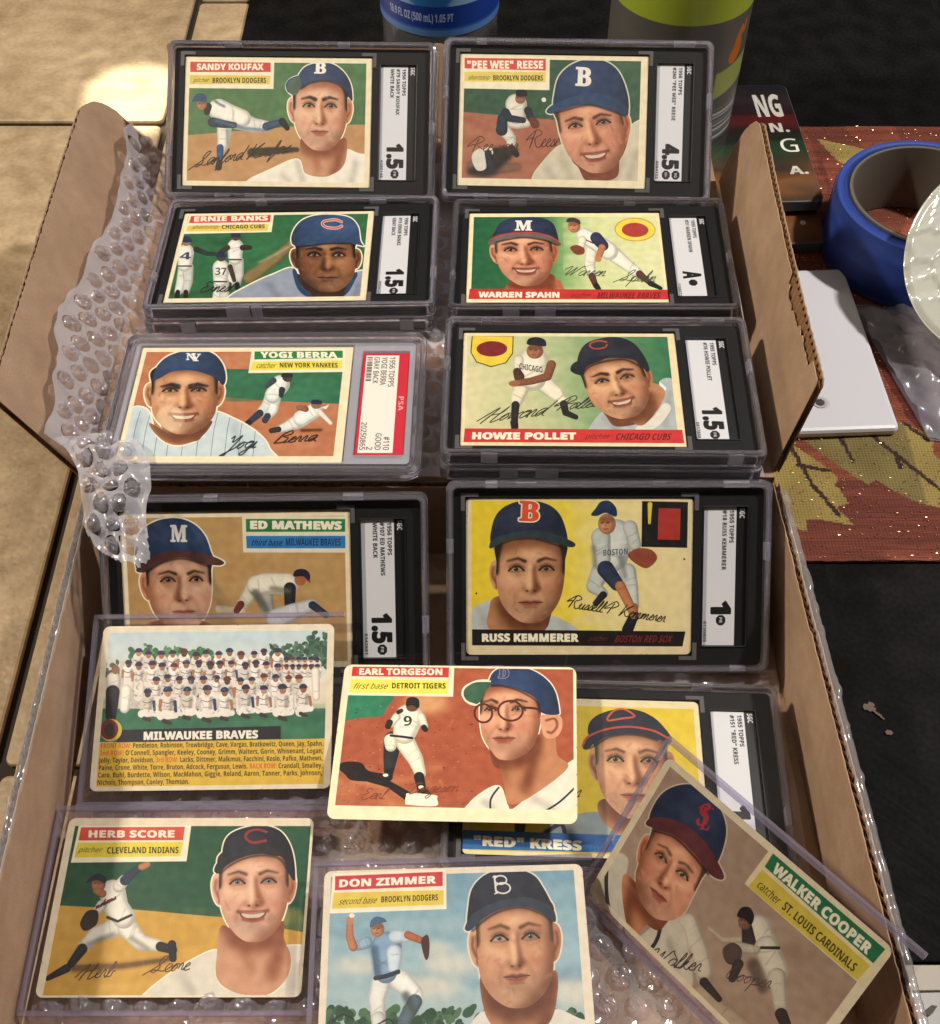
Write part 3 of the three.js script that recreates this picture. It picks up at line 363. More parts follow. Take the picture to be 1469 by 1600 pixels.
// --- tan card, infielder applying a tag
ART.m = printCard([[123, 138], [1087, 130], [1097, 775], [153, 800]], (g, r) => {
  poly(g, [[80, 100], [1130, 100], [1130, 840], [80, 840]], '#b8935e'); wash(g, [80, 100, 1130, 840], ['#c29e68', '#aa8450', '#b8925a', '#caa878'], 21, 110, 1.2);
  soft(g, 5, () => limb(g, [[540, 540], [640, 545]], 40, 26, '#c9ba98')); limb(g, [[680, 460], [650, 500], [630, 520]], 70, 34, '#cfc8b4'); limb(g, [[630, 518], [612, 545]], 30, 26, '#6a2a2c'); limb(g, [[700, 430], [730, 480], [740, 540]], 76, 60, '#a9a698'); limb(g, [[830, 430], [740, 430], [700, 440]], 86, 90, '#e2dcc8'); limb(g, [[835, 450], [835, 520]], 50, 44, '#22262a'); ell(g, 878, 415, 24, 24, '#a8673f'); blob(g, [[850, 400], [860, 374], [895, 370], [918, 390], [915, 420], [890, 400]], '#252038'); line(g, [[905, 412], [918, 422]], 7, '#8e2c28');
  limb(g, [[780, 580], [860, 545], [930, 520]], 90, 50, '#c3c2c4'); limb(g, [[930, 520], [985, 560]], 34, 28, '#26303c'); soft(g, 4, () => { limb(g, [[690, 470], [735, 540]], 34, 30, 'rgba(50,55,50,.6)'); limb(g, [[760, 450], [830, 460]], 22, 20, 'rgba(120,112,96,.7)'); });
  face(g, { res: r, f: [372, 418], ex: [136, -4], ey: [6, 142], skin: 'fair', halo: CREAM, hair: '#241d18', brow: '#33251a', bw: .1, t: .22, side: -1, look: .2, my: .93, ears: [1, 0],
    body: [[150, 820], [200, 700], [480, 700], [560, 820]], shirt: '#d8d2c0', neck: [[240, 600], [250, 760], [480, 760], [500, 600]],
    crown: [[196, 370], [195, 280], [220, 215], [280, 175], [360, 162], [430, 182], [480, 230], [505, 295], [512, 335], [420, 300], [320, 305], [240, 345]], cap: '#274a7c', brim: [[195, 380], [225, 342], [310, 302], [420, 298], [510, 318], [560, 342], [540, 356], [470, 348], [390, 322], [310, 342], [235, 385]], brimC: '#6e3a38', under: [[240, 386], [310, 345], [390, 328], [470, 352], [500, 362]],
    logo: letter('M', 373, 225, 68, 66, '#e8e4da') });
}, { seed: 17, over: (g) => { poly(g, [[636, 154], [1072, 150], [1072, 300], [640, 302]], '#e4dabc'); poly(g, [[652, 164], [1064, 162], [1064, 214], [653, 217]], '#287a42'); poly(g, [[653, 234], [1065, 231], [1066, 282], [655, 285]], '#2a78b8'); textBox(g, 'ED MATHEWS', 672, 172, 1048, 204, '#f0e8d0', 'bold 100px sans-serif', { fat: 9 }); textBox(g, 'third base', 674, 246, 802, 274, '#16283c', 'italic bold 100px sans-serif', { skew: .2 }); textBox(g, 'MILWAUKEE BRAVES', 818, 242, 1046, 272, '#16283c', 'bold 100px sans-serif'); }, frame: [18, 18, CW - 18, CH - 20] });
// --- yellow wide card, black strip
ART.e = printCard([[128, 102], [1060, 97], [1047, 742], [128, 742]], (g, r) => {
  const gr = g.createLinearGradient(130, 0, 1060, 0); gr.addColorStop(0, '#e2c72c'); gr.addColorStop(.45, '#e6cf4a'); gr.addColorStop(.62, '#e6d68e'); gr.addColorStop(1, '#e4d2a0'); g.fillStyle = gr; g.fillRect(80, 60, 1020, 720); wash(g, [560, 90, 1060, 640], ['#e0cf98', '#e8d9a8', '#dcc88c'], 24, 40);
  limb(g, [[680, 400], [650, 460], [690, 490]], 80, 40, '#b9bdb4'); limb(g, [[690, 495], [660, 530]], 30, 26, '#1d1d20'); limb(g, [[790, 400], [805, 470], [815, 540]], 70, 44, '#c3c6bc'); limb(g, [[815, 545], [820, 590]], 34, 30, '#a56a44'); limb(g, [[812, 590], [790, 640]], 40, 46, '#16161a');
  limb(g, [[740, 260], [730, 340]], 150, 120, '#c8ccc2'); limb(g, [[800, 220], [820, 290]], 60, 50, '#bcc0b8'); limb(g, [[680, 260], [690, 380]], 80, 60, '#b8beb6'); limb(g, [[700, 390], [745, 450]], 70, 56, '#27324a'); limb(g, [[760, 460], [800, 540], [815, 580]], 44, 30, '#b5784e'); blob(g, [[790, 330], [830, 305], [885, 310], [910, 345], [870, 385], [820, 365]], '#8a4630'); textBox(g, 'BOSTON', 690, 310, 790, 335, '#4a5866', 'bold 100px sans-serif', { dy: -6 });
  hd(g, 705, 205, 36, 42, '#b98058'); blob(g, [[640, 168], [660, 140], [680, 115], [715, 112], [742, 140], [742, 175], [700, 160], [665, 172]], '#22304e'); soft(g, 4, () => { limb(g, [[650, 300], [655, 380]], 20, 16, 'rgba(110,118,116,.7)'); limb(g, [[760, 340], [780, 420]], 24, 18, 'rgba(110,118,116,.7)'); });
  poly(g, [[848, 112], [1040, 116], [1036, 302], [846, 298]], '#171414'); limb(g, [[880, 125], [878, 200]], 20, 12, '#d6c23a'); poly(g, [[915, 140], [1005, 142], [1003, 270], [912, 268]], '#a8342c');
  for (const [x, y] of [[169, 490], [1021, 348], [1030, 706], [870, 270]]) ell(g, x, y, 4, 4, '#3a2c18');
  face(g, { res: r, f: [392, 390], ex: [141, -2], ey: [-4, 148], skin: 'tan', hair: '#2a1d14', brow: '#2b1b12', bw: .1, t: .06, side: 1, look: -.2, my: .92, ears: [1, 0], squint: .85,
    body: [[130, 580], [230, 520], [300, 620], [420, 640], [470, 580], [590, 640], [600, 700], [130, 700]], shirt: '#b9c0bc', folds: [[[180, 560], [220, 640]], [[520, 610], [540, 660]]], neck: [[220, 560], [230, 640], [420, 650], [470, 580], [450, 520], [260, 500]],
    crown: [[232, 285], [240, 200], [275, 145], [340, 115], [420, 113], [485, 138], [525, 190], [542, 275], [480, 245], [390, 235], [300, 250]], cap: '#273656', brim: [[224, 300], [240, 268], [320, 240], [420, 230], [500, 250], [572, 282], [560, 300], [490, 282], [410, 262], [310, 266], [240, 302]], brimC: '#2c4a54', under: [[245, 306], [310, 272], [410, 266], [490, 288], [540, 306]],
    logo: letter('B', 388, 153, 76, 78, '#d4502f', '#e8dcc0', .05) });
  sign(g, 'Russell P Kemmerer', 545, 545, 27.5, 24, '#1d1a16', 4, .16, .5);
}, { seed: 18, over: strip([[150, 638], [1028, 646], [1016, 708], [150, 704]], '#191412', 'RUSS KEMMERER', [192, 656, 586, 688], 'pitcher|BOSTON RED SOX', [626, 664, 712, 692], [736, 662, 972, 692], '#7a2420'), frame: [18, 8, CW - 18, CH - 34], paper: '#dfcda2', wear: 1.6 });
// --- team photograph card
ART.t = printCard([[145, 105], [1410, 90], [1385, 985], [75, 998]], (g) => {
  const gr = g.createLinearGradient(0, 100, 0, 380); gr.addColorStop(0, '#b9cdd0'); gr.addColorStop(1, '#d3d8c8'); g.fillStyle = gr; g.fillRect(60, 80, 1400, 320);
  const R = rng(31), leaf = (x0, x1, y0, y1, n, cs) => { for (let i = 0; i < n; i++) ell(g, x0 + (x1 - x0) * R(), y0 + (y1 - y0) * Math.sqrt(R()), 8 + 14 * R(), 7 + 12 * R(), cs[(R() * cs.length) | 0], R() * 3); };
  leaf(290, 560, 205, 300, 120, ['#4c7a50', '#3a6442', '#5f8a5c']); leaf(520, 740, 230, 300, 80, ['#4c7a50', '#3a6442', '#6a9464']); leaf(1060, 1380, 180, 330, 200, ['#3a5c44', '#2c4a38', '#56785c']); leaf(1280, 1380, 140, 260, 60, ['#2f5040', '#44684e']); leaf(110, 250, 300, 380, 30, ['#6a6a4c', '#54583e']);
  g.fillStyle = '#2f6a4a'; g.fillRect(60, 560, 1400, 180); wash(g, [60, 480, 1420, 740], ['#3a7a54', '#2a5c40', '#4c8a60'], 33, 60); g.fillStyle = '#c9c2b2'; g.fillRect(230, 300, 1000, 260);
  const man = (x, y, s, sit) => { const w = ['#efe9da', '#e4dccb', '#d8d0c0'][(R() * 3) | 0]; limbRaw(g, [[x, y + 18 * s], [x, y + 66 * s]], 56 * s, 44 * s, w); soft(g, 2, () => limbRaw(g, [[x + 16 * s, y + 24 * s], [x + 12 * s, y + 70 * s]], 18 * s, 14 * s, 'rgba(120,112,104,.55)')); limbRaw(g, [[x - 28 * s, y + 26 * s], [x - 30 * s, y + 60 * s]], 15 * s, 11 * s, R() < .4 ? '#a87250' : '#cfc7b6'); if (sit) { limbRaw(g, [[x - 26 * s, y + 84 * s], [x + 30 * s, y + 80 * s]], 34 * s, 30 * s, '#ebe4d4'); limbRaw(g, [[x - 14 * s, y + 104 * s], [x + 10 * s, y + 112 * s]], 18 * s, 16 * s, '#3a3028'); } else limbRaw(g, [[x, y + 80 * s], [x, y + 140 * s]], 46 * s, 40 * s, '#e8e0ce'); line(g, [[x - 22 * s, y + 30 * s], [x, y + 36 * s], [x + 20 * s, y + 28 * s]], 4, '#6a5a54'); line(g, [[x - 18 * s, y + 58 * s], [x + 18 * s, y + 60 * s]], 3, '#8a7c6c'); if (R() < .5) limbRaw(g, [[x + 28 * s, y + 30 * s], [x + 32 * s, y + 66 * s]], 14 * s, 12 * s, R() < .5 ? '#2c3a5c' : '#a86f50'); ell(g, x, y - 6 * s, 14 * s, 17 * s, ['#a5714e', '#8a5a3e', '#b98460', '#5a3a28'][(R() * 4) | 0]); blob(g, [[x - 17 * s, y - 10 * s], [x - 12 * s, y - 27 * s], [x + 8 * s, y - 29 * s], [x + 18 * s, y - 12 * s]], R() < .85 ? '#26284a' : '#5c2f26'); };
  for (let i = 0; i < 13; i++) man(328 + i * 64 + (R() - .5) * 14, 272 + (R() - .5) * 26, 1.0 + .2 * R());
  for (let i = 0; i < 15; i++) man(276 + i * 64 + (R() - .5) * 14, 334 + (R() - .5) * 26, 1.0 + .25 * R());
  for (let i = 0; i < 12; i++) man(1150 + (i % 6) * 34, 300 + ((i / 6) | 0) * 40, .8);
  for (let i = 0; i < 13; i++) man(430 + i * 66 + (R() - .5) * 12, 414 + (R() - .5) * 26, 1.0 + .25 * R());
  for (let i = 0; i < 9; i++) man(390 + i * 106 + (R() - .5) * 12, 488 - i * 3 + (R() - .5) * 16, 1.15 + .25 * R(), 1);
  soft(g, 1, () => { for (let i = 0; i < 520; i++) { g.globalAlpha = .25 + .4 * R(); const x = 270 + 970 * R(), y = 290 + 290 * R(); line(g, [[x, y], [x + (R() - .5) * 26, y + (R() - .3) * 22]], 2 + 5 * R(), ['#efe8d8', '#6a625c', '#a98a70', '#3a4058', '#d8cfbe', '#8a7c70', '#4a3a30'][(R() * 7) | 0]); } });
  limb(g, [[198, 400], [198, 440]], 80, 76, '#dcd4c2'); limb(g, [[196, 470], [190, 600]], 76, 60, '#1c1c20'); ell(g, 206, 345, 22, 26, '#8a5e44'); limb(g, [[270, 460], [262, 560]], 60, 50, '#ece4d2'); limb(g, [[1310, 360], [1310, 500]], 50, 40, '#e4dcc8');
  poly(g, [[60, 745], [1460, 720], [1460, 1020], [60, 1020]], '#d9b23a'); wash(g, [60, 730, 1420, 1000], ['#e0bc48', '#cfa634'], 36, 30);
  poly(g, [[225, 675], [1113, 655], [1113, 724], [225, 742]], '#171a1c'); textBox(g, 'MILWAUKEE BRAVES', 372, 686, 988, 728, '#f0e8d4', 'bold 100px sans-serif', { fat: 7, dy: -8 });
  ell(g, 192, 676, 60, 60, '#d9b84a'); ell(g, 182, 672, 50, 54, '#6e2c28'); ell(g, 185, 674, 28, 36, '#3a302e');
  const rows = [['FRONT ROW:', ' Pendleton, Robinson, Trowbridge, Cave, Vargas, Bratkowitz, Queen, Jay, Spahn.'], ['2nd ROW:', " O'Connell, Spangler, Keeley, Cooney, Grimm, Walters, Gorin, Whisenant, Logan,"], ['', 'Jolly, Taylor, Davidson. ', '3rd ROW:', ' Lacks, Dittmer, Malkmus, Facchini, Koslo, Pafko, Mathews,'], ['', 'Paine, Crone, White, Torre, Bruton, Adcock, Fergusun, Lewis. ', 'BACK ROW:', ' Crandall, Smalley,'], ['', 'Caro, Buhl, Burdette, Wilson, MacMahon, Giggie, Roland, Aaron, Tanner, Parks, Johnson,'], ['', 'Nichols, Thompson, Conley, Thomson.']];
  rows.forEach((q, i) => { g.save(); const full = q.join(''); g.font = 'bold 36px sans-serif'; const w = g.measureText(full).width, wide = i === 5 ? 495 : 1205; g.transform(wide / w, -12 / 1243 * wide / w, 0, 1.02, 138 - i * 2.4, 773 + i * 38.6); let x = 0; q.forEach((s, k) => { g.fillStyle = k % 2 === 0 ? '#cf5a26' : '#2c2410'; g.fillText(s, x, 0); x += g.measureText(s).width; }); g.restore(); });
}, { seed: 19, frame: [20, 22, CW - 22, CH - 14], paper: '#e2d5b6', wear: 1.2 });
// --- first baseman from behind, portrait with glasses
ART.g = printCard([[195, 55], [1380, 62], [1392, 890], [90, 870]], (g, r) => {
  poly(g, [[60, 30], [1420, 30], [1420, 920], [60, 920]], '#a85438'); wash(g, [60, 60, 1420, 860], ['#b0603f', '#9c4630', '#a8523a', '#b86e4c'], 41, 120); wash(g, [100, 600, 700, 860], ['#c98a54', '#d69a64', '#b4683e'], 42, 50); soft(g, 14, () => ell(g, 610, 270, 120, 60, '#cf9a68'));
  g.save(); blob(g, [[150, 200], [420, 220], [400, 300], [370, 340], [260, 350], [150, 360]], '#2c7a58'); g.restore(); wash(g, [150, 225, 390, 345], ['#256848', '#3c9068', '#2f7a58'], 43, 40, .5);
  const R = rng(44); for (let i = 0; i < 160; i++) ell(g, 180 + 680 * R(), 280 + 520 * R(), 2 + 5 * R(), 1 + 3 * R(), R() < .6 ? 'rgba(70,28,16,.55)' : 'rgba(222,160,120,.5)');
  blob(g, [[160, 610], [200, 585], [280, 590], [320, 630], [420, 650], [440, 675], [360, 685], [240, 680], [200, 650]], '#1c1012'); limb(g, [[300, 670], [430, 700], [520, 755]], 22, 46, '#1c1012');
  limb(g, [[440, 470], [430, 560], [425, 630]], 96, 50, '#26262c'); limb(g, [[428, 470], [430, 500]], 70, 60, '#e6dfc6'); limb(g, [[425, 640], [420, 660]], 44, 50, '#141216'); limb(g, [[510, 490], [560, 570], [585, 640]], 100, 58, '#ece5ca'); limb(g, [[580, 660], [592, 712]], 52, 44, '#17151a'); limb(g, [[590, 720], [625, 742]], 40, 26, '#121014');
  limb(g, [[520, 350], [500, 430]], 150, 120, '#efe8d0'); limb(g, [[455, 345], [428, 385]], 44, 34, '#ddd6be'); limb(g, [[420, 375], [412, 395]], 34, 32, '#231a18'); limb(g, [[585, 345], [605, 395]], 44, 34, '#e8e0c8'); limb(g, [[600, 400], [608, 412]], 30, 26, '#231a18'); line(g, [[428, 445], [480, 450], [540, 458]], 12, '#26242a'); textBox(g, '9', 492, 338, 536, 392, '#2e3a36', 'bold 100px sans-serif'); ell(g, 536, 290, 32, 26, '#6e4630'); blob(g, [[505, 285], [508, 245], [540, 234], [570, 250], [570, 295], [535, 280]], '#1b1a1c'); limb(g, [[465, 318], [480, 310]], 24, 20, '#2c1c18');
  blob(g, [[515, 755], [530, 742], [660, 750], [672, 770], [665, 805], [530, 800], [512, 790]], '#efe9d4'); ell(g, 590, 712, 14, 10, '#efe9d4'); ell(g, 408, 652, 14, 9, '#efe9d4');
  sign(g, 'Earl', 285, 775, 40, 28, '#7a3520', 4, -.02, .4); sign(g, 'Torgeson', 520, 745, 44, 27, '#7a3520', 4, -.06, .4);
  face(g, { res: r, f: [1052, 300], ex: [160, -2], ey: [-8, 180], skin: 'ruddy', halo: CREAM, hair: '#241813', brow: '#2a1a12', bw: .1, t: -.46, side: 1, look: -.6, my: .86, ears: [0, 0], extra: (q, sf, k) => { blob(q, [[1205, 345], [1235, 328], [1290, 325], [1318, 350], [1312, 410], [1280, 450], [1240, 455], [1215, 430]], k[0]); q.lineWidth = 11; sf(q, 2, () => { line(q, [[1235, 360], [1280, 350], [1290, 390], [1262, 425], [1240, 420]], 10, k[1]); }); },
    body: [[790, 850], [870, 760], [980, 705], [1020, 800], [1060, 815], [1320, 600], [1400, 600], [1430, 900], [780, 900]], shirt: '#e6e0cc', folds: [[[1150, 760], [1250, 820]], [[900, 780], [960, 820]]], trim: [[[[985, 705], [940, 770], [940, 850]], 9, '#232428'], [[[1380, 690], [1280, 780], [1180, 840]], 9, '#232428']],
    neck: [[1000, 540], [1010, 700], [1030, 790], [1130, 760], [1330, 610], [1285, 540], [1270, 420], [1180, 440]],
    crown: [[948, 165], [955, 110], [1000, 72], [1080, 62], [1170, 80], [1245, 130], [1290, 200], [1306, 300], [1295, 328], [1215, 318], [1185, 240], [1090, 188], [1000, 168]], cap: '#24477e', brim: [[955, 150], [950, 170], [920, 205], [905, 245], [870, 275], [825, 258], [803, 220], [815, 180], [870, 148], [920, 142]], brimC: '#2f7a52', edge: [[[[870, 275], [825, 258], [803, 220], [815, 180], [870, 148], [950, 145]], 8, '#f0e6c8']], under: [[955, 172], [1010, 172], [1090, 194], [1180, 246], [1205, 300]],
    logo: letter('D', 1022, 98, 52, 54, '#24477e', '#b08a6a', .05) });
  for (const [x, y, rx, ry] of [[910, 322, 46, 50], [1052, 308, 64, 54]]) { g.beginPath(); g.ellipse(x, y, rx, ry, 0, 0, 7); g.fillStyle = 'rgba(240,215,180,.12)'; g.fill(); g.lineWidth = 11; g.strokeStyle = '#5a2418'; g.stroke(); }
  line(g, [[955, 300], [972, 292], [990, 300]], 10, '#5a2418'); line(g, [[1115, 290], [1180, 295], [1220, 312]], 12, '#4a1e16');
}, { seed: 20, over: (g) => banner(g, [[[208, 64], [730, 68], [728, 124], [205, 118]], [[205, 136], [728, 142], [722, 216], [200, 210]]], 'EARL TORGESON', [246, 74, 693, 110], 'first base|DETROIT TIGERS', [218, 156, 712, 190], '#d0322f', '#ecdf5a', [[196, 58], [758, 60], [752, 232], [190, 226]], { cut: .37 }), frame: [22, 8, CW - 10, CH - 44], paper: '#efe3bd', wear: .8 });
// --- yellow wide card with a blue strip
ART.d = printCard([[170, 105], [1085, 125], [1133, 780], [103, 755]], (g, r) => {
  poly(g, [[60, 60], [1180, 60], [1180, 820], [60, 820]], '#d8bd2a'); wash(g, [60, 60, 1180, 700], ['#dcc436', '#cfb324', '#e0cc50'], 51, 40);
  limb(g, [[370, 560], [360, 660]], 50, 40, '#1c1c20'); sign(g, 'Kress', 430, 540, 46, 30, '#3a3212', 4, -.05, .5);
  face(g, { res: r, f: [818, 378], ex: [148, 4], ey: [0, 160], skin: 'tan', hair: '#4a4238', brow: '#4a3826', bw: .08, t: .04, side: 1, my: .9,
    body: [[420, 700], [520, 620], [680, 590], [720, 660], [860, 690], [960, 600], [1100, 640], [1140, 740], [420, 740]], shirt: '#8f9c9c', folds: [[[560, 630], [640, 690]]], trim: [[[[440, 690], [520, 640], [540, 690]], 16, '#1e2630']], neck: [[690, 540], [700, 640], [820, 690], [930, 630], [940, 540]],
    crown: [[650, 275], [650, 225], [690, 185], [770, 160], [850, 162], [915, 190], [960, 235], [988, 290], [900, 262], [800, 248], [710, 262]], cap: '#23233c', brim: [[620, 325], [640, 285], [720, 250], [820, 238], [920, 256], [988, 296], [930, 290], [840, 266], [740, 274], [670, 308], [640, 335]], brimC: '#2a2a44', edge: [[[[620, 318], [645, 280], [720, 248], [820, 236], [920, 254], [985, 292]], 9, '#b4492e']], under: [[650, 330], [740, 278], [840, 270], [930, 294]],
    logo: (q) => line(q, [[728, 208], [755, 168], [800, 160], [842, 190], [790, 200]], 8, '#c4552f', true) });
}, { seed: 21, over: strip([[134, 664], [1110, 690], [1112, 754], [132, 738]], '#1c5fa0', '"RED" KRESS', [180, 686, 600, 722], 'coach|CLEVELAND INDIANS', [640, 712, 730, 738], [745, 712, 1020, 738], '#123a64', 18), frame: [20, 26, CW - 18, CH - 12], paper: '#e2d3a6', wear: 1 });
// --- pitcher striding on a sandy mound, laughing portrait
ART.h = printCard([[210, 60], [1413, 58], [1345, 935], [50, 930]], (g, r) => {
  poly(g, [[20, 30], [1440, 30], [1440, 960], [20, 960]], '#1d4f32'); wash(g, [20, 30, 1440, 560], ['#184429', '#266040', '#205438'], 61, 60, 1.2);
  poly(g, [[20, 495], [500, 520], [950, 560], [1440, 650], [1440, 970], [20, 970]], '#c79a3e'); wash(g, [20, 510, 1440, 960], ['#d3a94c', '#b98a34', '#c89c44', '#dcb866'], 62, 90, 1.2); soft(g, 6, () => limb(g, [[250, 800], [480, 790], [700, 760]], 30, 20, '#6b4a1c'));
  limb(g, [[440, 610], [350, 640], [290, 700]], 90, 54, '#d2cfbc'); limb(g, [[285, 710], [235, 780]], 50, 36, '#16171a'); limb(g, [[215, 800], [130, 845]], 40, 24, '#121214'); limb(g, [[500, 610], [560, 680], [650, 695]], 100, 54, '#dcd8c6'); limb(g, [[660, 700], [720, 715]], 46, 40, '#17181c'); limb(g, [[715, 690], [720, 755]], 40, 36, '#101012');
  limb(g, [[420, 440], [440, 510], [480, 560]], 130, 110, '#dedac8'); limb(g, [[400, 560], [450, 580], [515, 550]], 14, 12, '#2a2622'); limb(g, [[450, 410], [475, 380]], 60, 56, '#d8d4c2'); limb(g, [[480, 380], [520, 340], [555, 315]], 50, 34, '#1c3242'); limb(g, [[560, 312], [590, 300]], 34, 30, '#b07850'); limb(g, [[370, 500], [345, 540]], 50, 40, '#cfcab8'); blob(g, [[270, 580], [300, 530], [350, 530], [350, 590], [300, 625], [275, 610]], '#33221c');
  hd(g, 350, 400, 34, 36, '#a86e48'); blob(g, [[285, 395], [310, 362], [350, 345], [385, 365], [380, 395], [340, 378]], '#1b2430'); limb(g, [[340, 430], [370, 445]], 34, 40, '#a06840'); sign(g, 'Indians', 340, 520, 22, 12, '#5a2420', 6, -.5, .2); soft(g, 4, () => { limb(g, [[310, 690], [430, 640]], 22, 20, 'rgba(120,116,100,.7)'); limb(g, [[520, 660], [600, 710]], 22, 20, 'rgba(120,116,100,.7)'); });
  face(g, { res: r, f: [1118, 388], ex: [174, -6], ey: [-6, 194], skin: 'fair', halo: CREAM, hair: '#33261c', brow: '#5a3c26', bw: .1, t: -.06, side: 1, smile: 1, squint: .75, my: .82, jaw: .98, iris: '#5a6a6c',
    body: [[560, 950], [660, 860], [800, 770], [930, 720], [920, 830], [980, 900], [1160, 930], [1260, 850], [1290, 760], [1270, 700], [1420, 740], [1420, 1000], [560, 1000]], shirt: '#d9d2bc', folds: [[[760, 830], [820, 920]], [[1330, 780], [1300, 900]]],
    neck: [[960, 600], [930, 740], [930, 850], [1010, 910], [1150, 925], [1250, 860], [1285, 760], [1255, 660], [1250, 580], [1110, 690]],
    crown: [[975, 268], [972, 195], [1010, 140], [1090, 108], [1180, 100], [1255, 125], [1300, 185], [1322, 270], [1322, 380], [1290, 340], [1270, 270], [1180, 232], [1080, 240]], cap: '#1f2434', brim: [[922, 330], [945, 285], [1020, 245], [1110, 222], [1200, 212], [1280, 240], [1240, 258], [1160, 246], [1070, 262], [990, 302], [945, 345]], brimC: '#2a2c34', under: [[955, 345], [1000, 306], [1080, 268], [1170, 254], [1250, 272], [1290, 330]],
    logo: (q) => { line(q, [[1190, 132], [1140, 120], [1095, 135], [1085, 165], [1120, 188], [1185, 178]], 14, '#8e2f2a'); } });
  sign(g, 'Herb', 275, 850, 46, 34, '#4a2f12', 5, -.08, .4); sign(g, 'Score', 610, 820, 46, 34, '#4a2f12', 5, -.06, .4);
}, { seed: 22, over: (g) => banner(g, [[[248, 108], [776, 105], [766, 175], [238, 176]], [[235, 188], [768, 184], [752, 258], [222, 264]]], 'HERB SCORE', [290, 124, 722, 160], 'pitcher|CLEVELAND INDIANS', [238, 210, 744, 246], '#cf4a34', '#dccb3e', [[236, 100], [808, 98], [784, 284], [206, 290]], { cut: .24 }), frame: [22, 26, CW - 8, CH - 6], paper: '#e2d5b4', wear: 1 });
